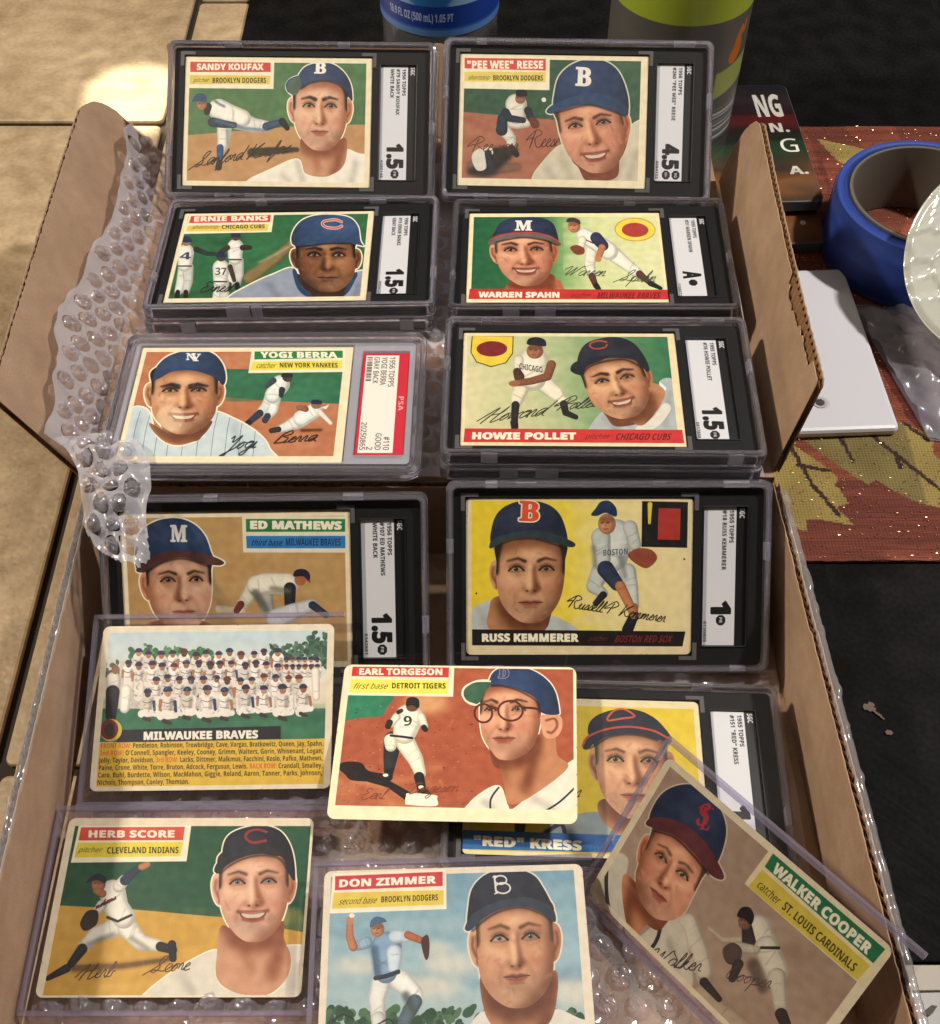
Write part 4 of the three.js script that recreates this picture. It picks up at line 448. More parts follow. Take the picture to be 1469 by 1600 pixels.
// --- infielder leaping to throw against a cloudy sky
ART.z = printCard([[100, 128], [1362, 88], [1440, 1022], [57, 1067]], (g, r) => {
  const gr = g.createLinearGradient(0, 100, 0, 1000); gr.addColorStop(0, '#6f97a4'); gr.addColorStop(.5, '#98b4b8'); gr.addColorStop(1, '#a9b9b0'); g.fillStyle = gr; g.fillRect(20, 60, 1460, 1040); wash(g, [20, 100, 1460, 800], ['#83a6b0', '#a8bcb8', '#6f94a2'], 71, 60, 1.4);
  soft(g, 14, () => { for (const [x, y, a, b] of [[650, 520, 70, 34], [720, 590, 140, 50], [260, 600, 120, 40], [1320, 720, 120, 70], [620, 700, 160, 50]]) ell(g, x, y, a, b, '#c9c9b8'); ell(g, 1300, 640, 130, 16, '#6a8a98'); });
  const R = rng(72); for (let i = 0; i < 240; i++) { const x = 60 + 1340 * R(), top = 820 + 40 * n2(x * .01, 3); ell(g, x, top + 200 * R() * R(), 10 + 16 * R(), 12 + 22 * R(), ['#35583c', '#27472f', '#4a6c48'][(R() * 3) | 0], R()); }
  limb(g, [[380, 680], [360, 760], [370, 840]], 96, 70, '#d3d4c8'); limb(g, [[470, 670], [540, 730], [560, 760]], 110, 60, '#dcdcd0'); limb(g, [[545, 770], [500, 850], [490, 900]], 70, 60, '#52646a'); limb(g, [[370, 850], [380, 960]], 70, 44, '#c8cabe');
  limb(g, [[400, 510], [400, 630]], 150, 110, '#7d9aae'); limb(g, [[440, 540], [440, 610]], 80, 60, '#c3d0d2'); limb(g, [[300, 490], [260, 505]], 60, 48, '#8da6b4'); limb(g, [[235, 510], [215, 460], [212, 395]], 44, 32, '#b07450'); ell(g, 212, 380, 18, 26, '#b8805a'); ell(g, 220, 356, 14, 12, '#e2dccb'); limb(g, [[440, 460], [500, 460]], 66, 56, '#b9c9cc'); limb(g, [[505, 452], [570, 478]], 40, 34, '#a8603c'); blob(g, [[570, 480], [600, 450], [612, 490], [608, 560], [590, 565]], '#4a2a1e'); line(g, [[350, 660], [400, 650], [460, 630]], 22, '#27343c');
  hd(g, 352, 424, 34, 38, '#b9805a'); blob(g, [[315, 415], [318, 380], [345, 360], [380, 368], [396, 385], [372, 392], [345, 402]], '#44607a'); soft(g, 4, () => { limb(g, [[340, 520], [360, 640]], 40, 36, 'rgba(60,84,104,.7)'); limb(g, [[500, 740], [540, 820]], 40, 30, 'rgba(60,70,70,.7)'); });
  line(g, [[150, 860], [200, 830], [250, 850]], 7, '#1a2224'); line(g, [[360, 880], [420, 850], [450, 880]], 7, '#1a2224');
  face(g, { res: r, f: [1036, 464], ex: [192, -14], ey: [4, 226], skin: 'tan', halo: '#d8d2bc', hair: '#4a3422', brow: '#54391f', bw: .1, t: 0, side: 1, my: .82, jaw: 1.04, iris: '#55615c', squint: .8, chin: 1.48,
    body: [[780, 1000], [830, 860], [900, 820], [1000, 900], [1160, 880], [1220, 810], [1330, 850], [1440, 900], [1460, 1100], [760, 1100]], shirt: '#d6d2c2', neck: [[870, 640], [890, 840], [1000, 920], [1160, 890], [1225, 780], [1225, 620], [1040, 800]],
    crown: [[803, 400], [806, 310], [825, 220], [880, 155], [960, 122], [1060, 118], [1145, 150], [1195, 225], [1232, 310], [1240, 370], [1160, 310], [1060, 280], [950, 300], [860, 350]], cap: '#232c3e', brim: [[788, 415], [830, 345], [920, 295], [1020, 268], [1120, 262], [1210, 300], [1242, 350], [1235, 385], [1170, 335], [1070, 305], [960, 325], [880, 370], [815, 428]], brimC: '#33475a', under: [[825, 430], [885, 378], [965, 332], [1070, 312], [1170, 342], [1225, 385]],
    logo: (q) => { q.lineWidth = 8; q.strokeStyle = '#dcd8cc'; q.beginPath(); q.ellipse(972, 172, 30, 22, 0, 0, 7); q.stroke(); q.beginPath(); q.ellipse(982, 214, 38, 27, 0, 0, 7); q.stroke(); line(q, [[940, 152], [948, 240]], 9, '#dcd8cc'); line(q, [[932, 158], [950, 152]], 6, '#dcd8cc'); line(q, [[940, 244], [962, 236]], 6, '#dcd8cc'); } });
}, { seed: 23, over: (g) => banner(g, [[[126, 155], [676, 130], [676, 204], [128, 228]], [[122, 240], [680, 226], [682, 300], [118, 322]]], 'DON ZIMMER', [150, 174, 640, 212], 'second base|BROOKLYN DODGERS', [150, 268, 652, 302], '#c43a40', '#dcc24c', [[112, 140], [694, 118], [696, 322], [108, 346]], { dy: -22, cut: .38 }), frame: [20, 18, CW - 26, CH - 20], paper: '#dfd3ba', wear: .8 });
// --- brown tilted card, catcher at the plate
ART.c = printCard([[420, 60], [1380, 885], [1040, 1460], [80, 635]], (g, r) => {
  poly(g, [[0, 0], [1500, 0], [1500, 1500], [0, 1500]], '#a08874'); wash(g, [60, 60, 1400, 1460], ['#ae9680', '#92785f', '#9c826c', '#b8a28a'], 81, 160, 1.4);
  soft(g, 10, () => { limb(g, [[520, 760], [640, 1000], [700, 1150]], 60, 60, '#bdb09a'); limb(g, [[640, 1090], [900, 1260]], 90, 60, '#a8977e'); });
  limb(g, [[560, 780], [620, 900], [650, 990]], 90, 70, '#c6bda8'); limb(g, [[650, 1030], [720, 1100]], 40, 26, '#2a2420'); limb(g, [[655, 800], [720, 850], [790, 850]], 14, 34, '#b0a08a');
  limb(g, [[860, 800], [890, 860]], 110, 100, '#cdc6b2'); limb(g, [[815, 800], [830, 870]], 44, 60, '#26221f'); limb(g, [[900, 880], [950, 980]], 100, 96, '#c9c2ae'); limb(g, [[950, 1000], [980, 1140]], 76, 50, '#bdb6a2'); limb(g, [[780, 880], [860, 890]], 50, 34, '#b3ab98'); blob(g, [[720, 890], [760, 860], [800, 890], [790, 950], [740, 945]], '#4a3c34'); limb(g, [[790, 950], [770, 1010]], 44, 34, '#2b2624'); hd(g, 806, 770, 30, 36, '#7a5644'); blob(g, [[770, 750], [785, 715], [820, 715], [840, 750], [830, 785], [800, 760]], '#1d1b1c'); limb(g, [[980, 1150], [1000, 1190]], 50, 44, '#26211f'); line(g, [[880, 880], [950, 880]], 12, '#2a2522'); soft(g, 5, () => { limb(g, [[850, 950], [900, 1050]], 50, 40, 'rgba(70,60,60,.7)'); });
  face(g, { res: r, f: [470, 530], ex: [122, 96], ey: [-58, 140], skin: 'ruddy', halo: '#c3b49c', hair: '#4a3426', brow: '#5a3a28', bw: .08, t: .02, side: -1, my: .88, jaw: 1.08, ears: [1, 0], chin: 1.48,
    body: [[170, 480], [260, 495], [250, 640], [310, 850], [440, 770], [520, 780], [560, 860], [560, 1080], [100, 800], [60, 640]], shirt: '#c9c3ae', trim: [[[[165, 510], [170, 620], [190, 720], [215, 775]], 18, '#2a2724'], [[[440, 770], [430, 840], [400, 890], [345, 905]], 18, '#2a2724']], folds: [[[480, 840], [520, 960]]],
    neck: [[262, 560], [250, 660], [305, 840], [370, 790], [440, 760], [400, 700]],
    crown: [[355, 330], [372, 260], [420, 205], [500, 185], [580, 205], [645, 270], [690, 355], [695, 440], [660, 530], [600, 450], [510, 375], [420, 340]], cap: '#20385f', brim: [[340, 345], [362, 318], [440, 325], [530, 365], [620, 445], [670, 520], [702, 580], [688, 596], [640, 570], [570, 485], [480, 405], [390, 370]], brimC: '#7a2632', under: [[380, 376], [475, 410], [565, 492], [635, 572]],
    logo: (q) => { q.save(); q.translate(600, 322); q.rotate(.2); textBox(q, 'S', -30, -50, 22, 46, '#a23038', 'bold 100px serif', { fat: 1 }); textBox(q, 'T', -36, -34, 34, -6, '#a23038', 'bold 100px serif'); textBox(q, 'L', -8, -10, 36, 60, '#a23038', 'bold 100px serif'); q.restore(); } });
  g.save(); g.translate(400, 950); g.rotate(.16); sign(g, 'Walker', 0, 0, 46, 34, '#3a302a', 5, 0, .3); g.restore(); g.save(); g.translate(735, 1010); g.rotate(.2); sign(g, 'Cooper', 0, 0, 42, 32, '#4a3c34', 4, 0, .3); g.restore();
}, { seed: 24, over: (g) => {
  poly(g, [[885, 475], [1375, 885], [1290, 1035], [790, 615]], '#d9cca4'); poly(g, [[897, 495], [1348, 880], [1310, 935], [868, 548]], '#216a44'); poly(g, [[858, 560], [1300, 945], [1258, 1002], [808, 628]], '#cbb646');
  const al = (s, x, y, len, h, col, font, fat) => { g.save(); g.translate(x, y); g.transform(Math.cos(.7128), Math.sin(.7128), -.509, .861, 0, 0); textBox(g, s, 0, 0, len, h, col, font, { fat }); g.restore(); };
  al('WALKER COOPER', 918, 533, 510, 40, '#e6dfc4', 'bold 100px sans-serif', 6); al('catcher', 858, 600, 120, 34, '#3a3416', 'italic 100px sans-serif', 1); al('ST. LOUIS CARDINALS', 965, 690, 385, 34, '#3a3416', 'bold 100px sans-serif', 1);
}, frame: [20, 20, CW - 26, CH - 18], paper: '#dccfae', wear: .9 });

// --- paper labels of the cases; the words run down the label
function caseLabel(lines, grade, tail, serial, small) {
  const [c, g] = canvas(192, 570); g.fillStyle = '#0d0d0e'; g.fillRect(0, 0, 192, 570); g.fillStyle = '#d4d5d8'; g.fillRect(0, 0, 146, 570);
  g.save(); g.translate(192, 0); g.rotate(Math.PI / 2);
  textBox(g, 'SGC', 6, 8, 46, 32, '#d4d5d8', 'bold 100px sans-serif', { fat: 3 });
  lines.forEach((s, i) => { g.font = 'bold 27px sans-serif'; const w = Math.min(400, g.measureText(s).width * .9); textBox(g, s, 14, 56 + i * 32, 14 + w, 76 + i * 32, '#1b1b1c', 'bold 100px sans-serif', { fat: 3 }); });
  const gw = grade.length > 1 ? 118 : 46; textBox(g, grade, 390, 66, 390 + gw, 150, '#111', 'bold 100px sans-serif', { fat: 9 });
  const hex = (x, y, r, s) => { g.beginPath(); for (let k = 0; k < 8; k++) g.lineTo(x + r * Math.cos(k * Math.PI / 4 + .39), y + r * Math.sin(k * Math.PI / 4 + .39)); g.closePath(); g.fillStyle = '#161617'; g.fill(); if (s) textBox(g, s, x - r * .5, y - r * .3, x + r * .5, y + r * .3, '#c9cacd', 'bold 100px sans-serif'); };
  tail.forEach((s, i) => hex(390 + gw + 30, tail.length > 1 ? 78 + i * 52 : 108, 23, s));
  textBox(g, serial, 470, 172, 556, 186, '#222', 'bold 100px sans-serif'); g.restore();
  return tex(c);
}
function redLabel() {
  const [c, g] = canvas(210, 570); g.fillStyle = '#c8273a'; g.fillRect(0, 0, 210, 570); g.fillStyle = '#e9e4d8'; g.fillRect(14, 14, 150, 542);
  g.save(); g.translate(210, 0); g.rotate(Math.PI / 2);
  textBox(g, 'PSA', 250, 12, 330, 36, '#e8a0a0', 'bold 100px sans-serif'); const K = '#2a2320', F = '100px sans-serif';
  textBox(g, '1956 TOPPS', 24, 62, 196, 88, K, F, { fat: 2 }); textBox(g, 'YOGI BERRA', 24, 98, 186, 124, K, F, { fat: 2 }); textBox(g, 'GRAY BACK', 24, 134, 176, 158, K, F, { fat: 2 });
  const R = rng(5); for (let x = 24; x < 156;) { const w = 2 + 5 * R(); g.fillStyle = K; g.fillRect(x, 166, w, 24); x += w + 2 + 5 * R(); }
  textBox(g, '#110', 470, 62, 540, 88, K, F, { fat: 2 }); textBox(g, 'GOOD', 452, 98, 540, 124, K, F, { fat: 2 }); textBox(g, '2', 524, 134, 540, 160, K, F, { fat: 2 }); textBox(g, '20250865', 392, 166, 540, 190, K, F, { fat: 2 });
  g.restore(); return tex(c);
}

// ---------------------------------------------------------------- surfaces
const paperFibre = field(256, 256, (x, y) => clamp255(128 + n2(x * .12, y * .12) * 30 + n2(x * .4, y * .4 + 50) * 45), false);
const stoneTex = (seed) => field(512, 512, (x, y) => {
  const u = x / 512 * .46, v = y / 512 * .46, w = n2(u * 9 + seed, v * 9) * .05;
  const big = n2(u * 7 + seed * 3 + w * 4, v * 8 + w * 6), mid = n2(u * 45 + w * 20, v * 50 + seed), fine = n2(u * 190, v * 200 + seed), blot = n2(u * 14 + seed + w * 8, v * 14) * n2(u * 30, v * 30 + seed);
  const speck = n2(u * 420 + seed, v * 420) > .78 ? -26 : 0, k = big * 18 + mid * 16 + fine * 10 + blot * 26 + speck;
  return [clamp255(172 + k * .72), clamp255(149 + k * .7), clamp255(117 + k * .66)];
});
const stoneBump = field(512, 512, (x, y) => clamp255(150 + n2(x * .03, y * .05) * 50 + n2(x * .2, y * .25) * 30 + (n2(x * .5, y * .5) > .7 ? -60 : 0)), false);
const tileMats = [1, 4.3, 8.8].map((s) => std(0xffffff, .5, { map: stoneTex(s), bumpMap: stoneBump, bumpScale: .0008 }));
// tiled surface: a bed of dark grout with single tiles proud of it
const floorBed = structure('tiled_surface', bx(-1.45, .62, -.03, -.004, -1.45, .30), std([.035, .024, .016], .95));
{
  const G = .0045, tile = (x0, x1, z0, z1, k) => {
    const w = x1 - x0 - G, d = z1 - z0 - G, g = flat(rrect(w, d, .004), -.004, 0, .0015); planUV(g, 1 / .46, 1 / .46, .23, .23);
    const m = part('tile', g, tileMats[k % 3], floorBed); m.position.set((x0 + x1) / 2, 0, (z0 + z1) / 2); m.rotation.y = 0;
  };
  let k = 0;
  for (const [x0, x1] of [[-1.115, -.657], [-.657, -.199]]) for (let z = -1.138; z < .2; z += .458) tile(x0, x1, z, z + .458, k++);
  for (const [z0, z1] of [[-1.138, -.83], [-.83, -.222], [-.222, .236]]) tile(-.199, -.1575, z0, z1, k++);
}
// the black board beside the tiles
const blackTex = field(512, 512, (x, y) => { const s = n2(x * .012, y * .012), f = n2(x * .09, y * .09); const k = s * 5 + f * 4 + n2(x * .6, y * .6) * 4; return [clamp255(20 + k), clamp255(19 + k), clamp255(19 + k)]; });
blackTex.repeat.set(2, 2);
const scratch = field(512, 512, (x, y) => { const a = (x * .62 - y * .78), b = (x * .78 + y * .62); return clamp255(205 + n2(a * .8, b * .012) * 22 + n2(a * .3, b * .03 + 9) * 14); }, false);
structure('black_board', planUV(bx(-.1595, .62, -.0035, .004, -1.4, -.142), 3, 3), phys([1, 1, 1], .8, { map: blackTex, roughnessMap: scratch, specularIntensity: .14 }));
structure('pale_floor', planUV(bx(-.155, .62, -.0036, .001, -.1415, .3), 3, 3), std([.3, .28, .25], .6));
// dried splashes on the board
{
  const mk = (pts, label) => { const s = new THREE.Shape(); pts.forEach((p, i) => (i ? s.lineTo(p[0], -p[1]) : s.moveTo(p[0], -p[1]))); const m = new THREE.Mesh(flat(s, .0041, .0049), std([.20, .135, .10], .9)); m.name = 'dried_spot'; tag(m, label, 'stain'); };
  mk([[.1692, -.2490], [.1701, -.2506], [.1716, -.2503], [.1724, -.2515], [.1739, -.2510], [.1746, -.2496], [.1738, -.2489], [.1749, -.2482], [.1741, -.2472], [.1752, -.2461], [.1764, -.2452], [.1769, -.2438], [.1776, -.2433], [.1768, -.2429], [.1757, -.2442], [.1743, -.2456], [.1731, -.2471], [.1718, -.2467], [.1709, -.2476], [.1697, -.2475]], 'brown dried smear with a tail on the black board');
  mk([[.1763, -.2372], [.1775, -.2380], [.1792, -.2376], [.1797, -.2364], [.1785, -.2356], [.1768, -.2358]], 'small pale brown dried dot on the black board');
}

// ---------------------------------------------------------------- cardboard mailer box
const kraft = (r, g, b, s) => field(512, 512, (x, y) => { const k = n2(x * .008 + s, y * .008) * 7 + n2(x * .03, y * .03 + s) * 4 + n2(x * .22, y * .22 + s) * 4 + n2(x * .7, y * .7) * 6 + (n2(x * .5 + 9, y * .2 + s) > .75 ? -10 : 0); return [clamp255(r + k), clamp255(g + k), clamp255(b + k)]; });
const kraftTex = kraft(172, 141, 114, 2), kraftEdge = kraft(150, 112, 78, 5);
for (const t of [kraftTex, kraftEdge]) t.repeat.set(6, 6);
const board = std(0xffffff, .88, { map: kraftTex, bumpMap: paperFibre, bumpScale: .00012 });
const boardCore = std(0xffffff, .95, { map: kraftEdge });
boardCore.side = THREE.DoubleSide; board.side = THREE.DoubleSide;
const box = thing('mailer_box', 'open brown corrugated cardboard mailer box holding the cards', 'box');
// a corrugated panel: A -> B along its fold, height along v; top(u) gives the cut edge. Two liners and a fluted core between them.
function corrugated(name, A, B, up, len, top, o = {}) {
  const p = new THREE.Group(); p.name = name; box.add(p);
  const U = B.clone().sub(A).normalize(), Wv = up.clone().addScaledVector(U, -U.dot(up)).normalize(), N = new THREE.Vector3().crossVectors(U, Wv), th = .0028;
  const at = (u, d, n) => { const v = A.clone().addScaledVector(U, u).addScaledVector(Wv, d).addScaledVector(N, n + (o.bow ? o.bow * Math.sin(Math.PI * Math.min(1, Math.max(0, u / len))) * d / .05 : 0)); return [v.x, v.y, v.z]; };
  const u0 = o.u0 || 0, NU = Math.round((len - u0) / .002);
  const sheet = (n0, n1, cut) => {
    const a = gridGeo(NU, 10, (i, j) => { const u = u0 + (len - u0) * i, t = cut(u), b = o.low ? o.low(u) : 0; return at(u, b + (t - b) * j, n0); });
    const b = gridGeo(NU, 10, (i, j) => { const u = u0 + (len - u0) * i, t = cut(u), l = o.low ? o.low(u) : 0; return at(u, l + (t - l) * j, n1); });
    const c = gridGeo(NU, 1, (i, j) => { const u = u0 + (len - u0) * i; return at(u, cut(u), n0 + (n1 - n0) * j); });
    for (const e of [a, b, c]) { const uv = e.attributes.uv; for (let k = 0; k < uv.count; k++) uv.setXY(k, uv.getX(k) * (len - u0), uv.getY(k) * .052 + (o.seed || 0) * .013); } const g = mergeGeometries([a, b, c]); g.computeVertexNormals(); return g;
  };
  const R = rng(o.seed || 1), fray = (u) => (n2(u * 900, o.seed || 1) + n2(u * 300, 4)) * .00035;
  part('inner_liner', sheet(0, .0004, (u) => (o.inner ? o.inner(u, top(u)) : top(u)) + fray(u)), board, p);
  part('outer_liner', sheet(-th, -th + .0004, (u) => top(u) + fray(u + 9)), board, p);
  const fl = gridGeo(Math.round((len - u0) / .0008), 4, (i, j) => { const u = u0 + (len - u0) * i, t = top(u) - .0004, b = o.low ? o.low(u) : 0; return at(u, b + (t - b) * j, -th / 2 + Math.sin(u / .0042 * 6.283) * (th / 2 - .0005)); });
  planUV(fl, 1, 1); part('fluted_core', fl, boardCore, p);
  return p;
}
const LID = .062, ear = .053, RIM = .06;
// lid floor, with its far lip standing up behind the last row
part('lid_panel', planUV(bx(-.166, .1325, LID - .003, LID, -.578, -.330)), board, box);
part('lid_underside', planUV(bx(-.166, .1325, LID - .0042, LID - .0032, -.578, -.330)), board, box);
corrugated('front_lip', V(.128, LID, -.577), V(-.162, LID, -.577), V(0, 1, -.28), .29, () => .05, { seed: 3 });
// ears of the lid
const rightCut = (u) => { const a = Math.max(0, (u + .013) / .028), r = u < .015 ? ear * Math.sqrt(Math.max(0, 1 - (1 - Math.min(1, a)) ** 2)) : ear; const e = (.1895 - u) / .0055 * .053 / 1; return Math.max(0, Math.min(r, (.1915 - u) / (.1915 - .187) * ear)); };
corrugated('lid_ear', V(.1345, LID, -.524), V(.1318, LID, -.333), V(.17, 1, 0), .1912, rightCut, { u0: -.0125, seed: 5, bow: .001, inner: (u, t) => (u > .122 && u < .174 ? t - .0035 - .0022 * Math.max(0, n2(u * 160, 2)) - (u > .126 && u < .15 ? .0025 : 0) : t) });
const leftCut = (u) => { const r = .024, q = u + .0295; const d = q < r ? ear - r + Math.sqrt(Math.max(0, r * r - (r - q) ** 2)) : ear; return Math.max(0, Math.min(d, (.2005 - u) / .0075 * .045)); };
corrugated('lid_ear', V(-.166, LID, -.330), V(-.169, LID, -.53), V(-.68, 1, 0), .229, (u) => leftCut(.2 - u), { u0: 0, seed: 6, bow: -.001 });
// tray: floor and four walls
part('tray_floor', planUV(bx(-.162, .141, .0045, .0075, -.329, -.078)), board, box);
corrugated('tray_wall', V(-.1625, .0078, -.080), V(-.1645, .0078, -.3285), V(0, 1, 0), .2485, (u) => RIM - .0078, { seed: 8 });
corrugated('tray_wall', V(.1320, .0078, -.3285), V(.1430, .0078, -.080), V(0, 1, 0), .2485, (u) => RIM - .0078 - (u > .045 && u < .075 ? .0012 : 0), { seed: 9 });
corrugated('tray_wall', V(-.160, .0078, -.3285), V(.129, .0078, -.3285), V(0, 1, 0), .289, () => LID - .0045 - .0078, { seed: 10 });
corrugated('tray_wall', V(.139, .0078, -.080), V(-.159, .0078, -.080), V(0, 1, 0), .298, () => RIM - .0085, { seed: 12 });
// clear parcel tape folded over the tray's rims
const tapeMat = phys([.93, .93, .95], .16, { transmission: .88, ior: 1.48, thickness: 0, side: THREE.DoubleSide });
for (const [s, x0, x1] of [[1, .1325, .1432], [-1, -.1652, -.1632]]) {
  const g = gridGeo(220, 14, (i, j) => {
    const z = -.322 + .237 * i, x = x0 + (x1 - x0) * i, w = n2(i * 14, s * 3) * .0007 + n2(i * 45, s) * .00025, q = j * 2 - .25, lift = .0012 + Math.abs(w);
    const base = s > 0 ? x + .0032 : x - .0002;                           // outer face of the wall
    if (q > .55) return [base + s * (lift + .0012 * (q - .55)), RIM + .0008 - (q - .55) * .026 + w, z];
    return [base - s * (.55 - q) * .0052 + s * lift, RIM + .0016 + Math.sin((q + .25) / .8 * 3.1) * .0012 + w, z];
  });
  part('packing_tape', g, tapeMat, box);
}

// ---------------------------------------------------------------- bubble wrap
const filmMat = phys([.80, .785, .825], .2, { transmission: .62, ior: 1.45, thickness: 0, side: THREE.DoubleSide });
const domeMat = phys([.88, .86, .92], .08, { transmission: .84, ior: 1.75, thickness: 0, side: THREE.DoubleSide });
const domes = [0, 1, 2, 3, 4].map((k) => gridGeo(24, 8, (u, v) => {
  const a = u * 2 * Math.PI, r = .0048 * Math.pow(1 - v, .6), n = n3(Math.cos(a) * 1.3 + k * 7, Math.sin(a) * 1.3, v * 2) * .0006 * (k ? .6 + k * .3 : .3) * Math.min(1, v * 3), h = .0034 * (k === 4 ? .6 : 1) * Math.sin(Math.min(1, v * 1.25) * 1.57);
  return [Math.cos(a) * (r + n), h + n * .9 + (v > .8 ? n3(Math.cos(a) * r * 900, k, Math.sin(a) * r * 900) * .0006 : 0), Math.sin(a) * (r + n)];
}));
let domeCount = 0;
// S(u, v) -> point for u, v in metres; inside(u, v) says where there is film, seen(p) which bubbles are built
function wrap(name, label, U, Vv, S, seen, seed, o = {}) {
  const w = o.into || thing(name, label, 'bubble wrap'), R = rng(seed), pitch = o.pitch || .0098, rad = o.pitch ? .0047 : .0040, cell = .0011, centers = [];
  for (let j = 0, v = .006; v < Vv - .004; v += pitch * .866, j++) for (let u = (j % 2 ? .006 : .006 + pitch / 2); u < U - .004; u += pitch) { const q = [u + (R() - .5) * .0008, v + (R() - .5) * .0008]; if ((!o.inside || o.inside(...q)) && seen(S(...q))) centers.push(q); }
  const nu = Math.round(U / cell), nv = Math.round(Vv / cell), grid = new Map();
  for (const c of centers) { const k = `${Math.floor(c[0] / .012)},${Math.floor(c[1] / .012)}`; (grid.get(k) || grid.set(k, []).get(k)).push(c); }
  const near = (u, v) => { let best = null, bd = 1; const a = Math.floor(u / .012), b = Math.floor(v / .012); for (let i = a - 1; i <= a + 1; i++) for (let j = b - 1; j <= b + 1; j++) for (const c of grid.get(`${i},${j}`) || []) { const d = Math.hypot(u - c[0], v - c[1]); if (d < bd) { bd = d; best = c; } } return [best, bd]; };
  const pos = [], idx = [], uvs = [], hole = new Uint8Array((nu + 1) * (nv + 1));
  for (let j = 0; j <= nv; j++) for (let i = 0; i <= nu; i++) {
    let u = U * i / nu, v = Vv * j / nv; const [c, d] = near(u, v);
    if (c && Math.abs(d - rad) < cell * .62 && d > 1e-6) { u = c[0] + (u - c[0]) * rad / d; v = c[1] + (v - c[1]) * rad / d; } else if (c && d < rad) hole[j * (nu + 1) + i] = 1;
    if (o.inside && !o.inside(u, v)) hole[j * (nu + 1) + i] = 1;
    pos.push(...S(u, v)); uvs.push(u, v);
  }
  for (let j = 0; j < nv; j++) for (let i = 0; i < nu; i++) { const a = j * (nu + 1) + i, b = a + 1, c = a + nu + 1, d = c + 1; if (hole[a] + hole[b] + hole[c] === 0) idx.push(a, c, b); if (hole[b] + hole[c] + hole[d] === 0) idx.push(b, c, d); }
  const g = new THREE.BufferGeometry(); g.setAttribute('position', new THREE.Float32BufferAttribute(pos, 3)); g.setAttribute('uv', new THREE.Float32BufferAttribute(uvs, 2)); g.setIndex(idx); g.computeVertexNormals();
  part('film', g, o.film || filmMat, w);
  for (const c of centers) {
    const p = V(...S(...c)), e = .001, du = V(...S(c[0] + e, c[1])).sub(p).normalize(), dv = V(...S(c[0], c[1] + e)).sub(p).normalize(), n = new THREE.Vector3().crossVectors(dv, du).normalize(); if (n.y < 0 && !o.flip) n.negate();
    const x = du.clone().addScaledVector(n, -n.dot(du)).normalize(), z = new THREE.Vector3().crossVectors(x, n);
    const m = part('bubble', domes[(R() * 5) | 0], domeMat, w); m.quaternion.setFromRotationMatrix(new THREE.Matrix4().makeBasis(x, n, z)); m.rotateY(R() * 6.28); m.position.copy(p); const s = (.97 + R() * .06) * rad / .0047; m.scale.set(s, s * (.7 + R() * .6), s); domeCount++;
  }
  return w;
}

// ---------------------------------------------------------------- card cases
const SHADOWBOX = [], W = .09525, H = .0667;
const clearRim = phys([.80, .80, .85], .12, { transmission: .72, ior: 1.49, thickness: 0, side: THREE.DoubleSide });
const rimSolid = phys([.90, .89, .95], .09, { transmission: .955, ior: 1.49, thickness: .004, attenuationColor: new THREE.Color(.75, .75, .82), attenuationDistance: .02 });
const paneMat = phys([.98, .98, .985], .03, { transmission: 1, ior: 1.46, thickness: 0, side: THREE.DoubleSide });
const matBlack = phys([.009, .009, .010], .65, { specularIntensity: .5 });
const wellBlack = std([.006, .006, .007], .5);
const tabMat = phys([.16, .155, .16], .3, { transmission: .35, thickness: 0, side: THREE.DoubleSide });
const paperSide = std([.62, .52, .36], .9);
function ringShape(w, h, r, w2, h2, r2, cx = 0) { const s = rrect(w, h, r, cx, 0); s.holes.push(rrect(w2, h2, r2, cx, 0, THREE.Path)); return s; }
function cardGeo(r, y0, y1) { const g = flat(rrect(W, H, r), y0, y1); const p = g.attributes.position, uv = g.attributes.uv; for (let i = 0; i < p.count; i++) uv.setXY(i, p.getX(i) / W + .5, .5 - p.getZ(i) / H); return g; }
function cardMat(t, rough = .5) { const m = std(0xffffff, rough, { map: t }); m.bumpMap = paperFibre; m.bumpScale = .00003; return [m, paperSide]; }
const OX = .0121, OZ = -.0004;
const G_frame = (() => { const a = flat(ringShape(.136, .0815, .0035, .1300, .0755, .002, OX), -.0042, .0032, .0009), b = flat(ringShape(.1342, .0797, .0028, .1308, .0763, .0022, OX), .0032, .0042, .0004); return mergeGeometries([a, b]); })();
const G_skin = flat(ringShape(.1358, .0813, .0034, .1335, .079, .003, OX), -.0034, .0030, .0004);
const G_matte = (() => { const s = rrect(.1298, .0753, .0018, OX, 0); s.holes.push(rrect(W + .0006, H + .0006, .0008, 0, 0, THREE.Path)); s.holes.push(rrect(.0192, .0602, .0006, .0612, 0, THREE.Path)); return flat(s, -.0012, .0006); })();
const G_back = flat(rrect(.1298, .0753, .0018, OX, 0), -.0038, -.0013);
const G_well = flat(ringShape(.0192, .0602, .0008, .0182, .0592, .0006, .0612), -.0012, .0011, .0002);
const G_window = (() => { const g = new THREE.ShapeGeometry(rrect(.1304, .0759, .002, OX, 0)); g.rotateX(-Math.PI / 2); g.translate(0, .0030, 0); return g; })();
const G_label = (() => { const g = flat(rrect(.0180, .0590, .0003, .0612, 0), -.0011, -.0004), p = g.attributes.position, uv = g.attributes.uv; for (let i = 0; i < p.count; i++) uv.setXY(i, (p.getX(i) - .0522) / .018, .5 - p.getZ(i) / .059); return g; })();
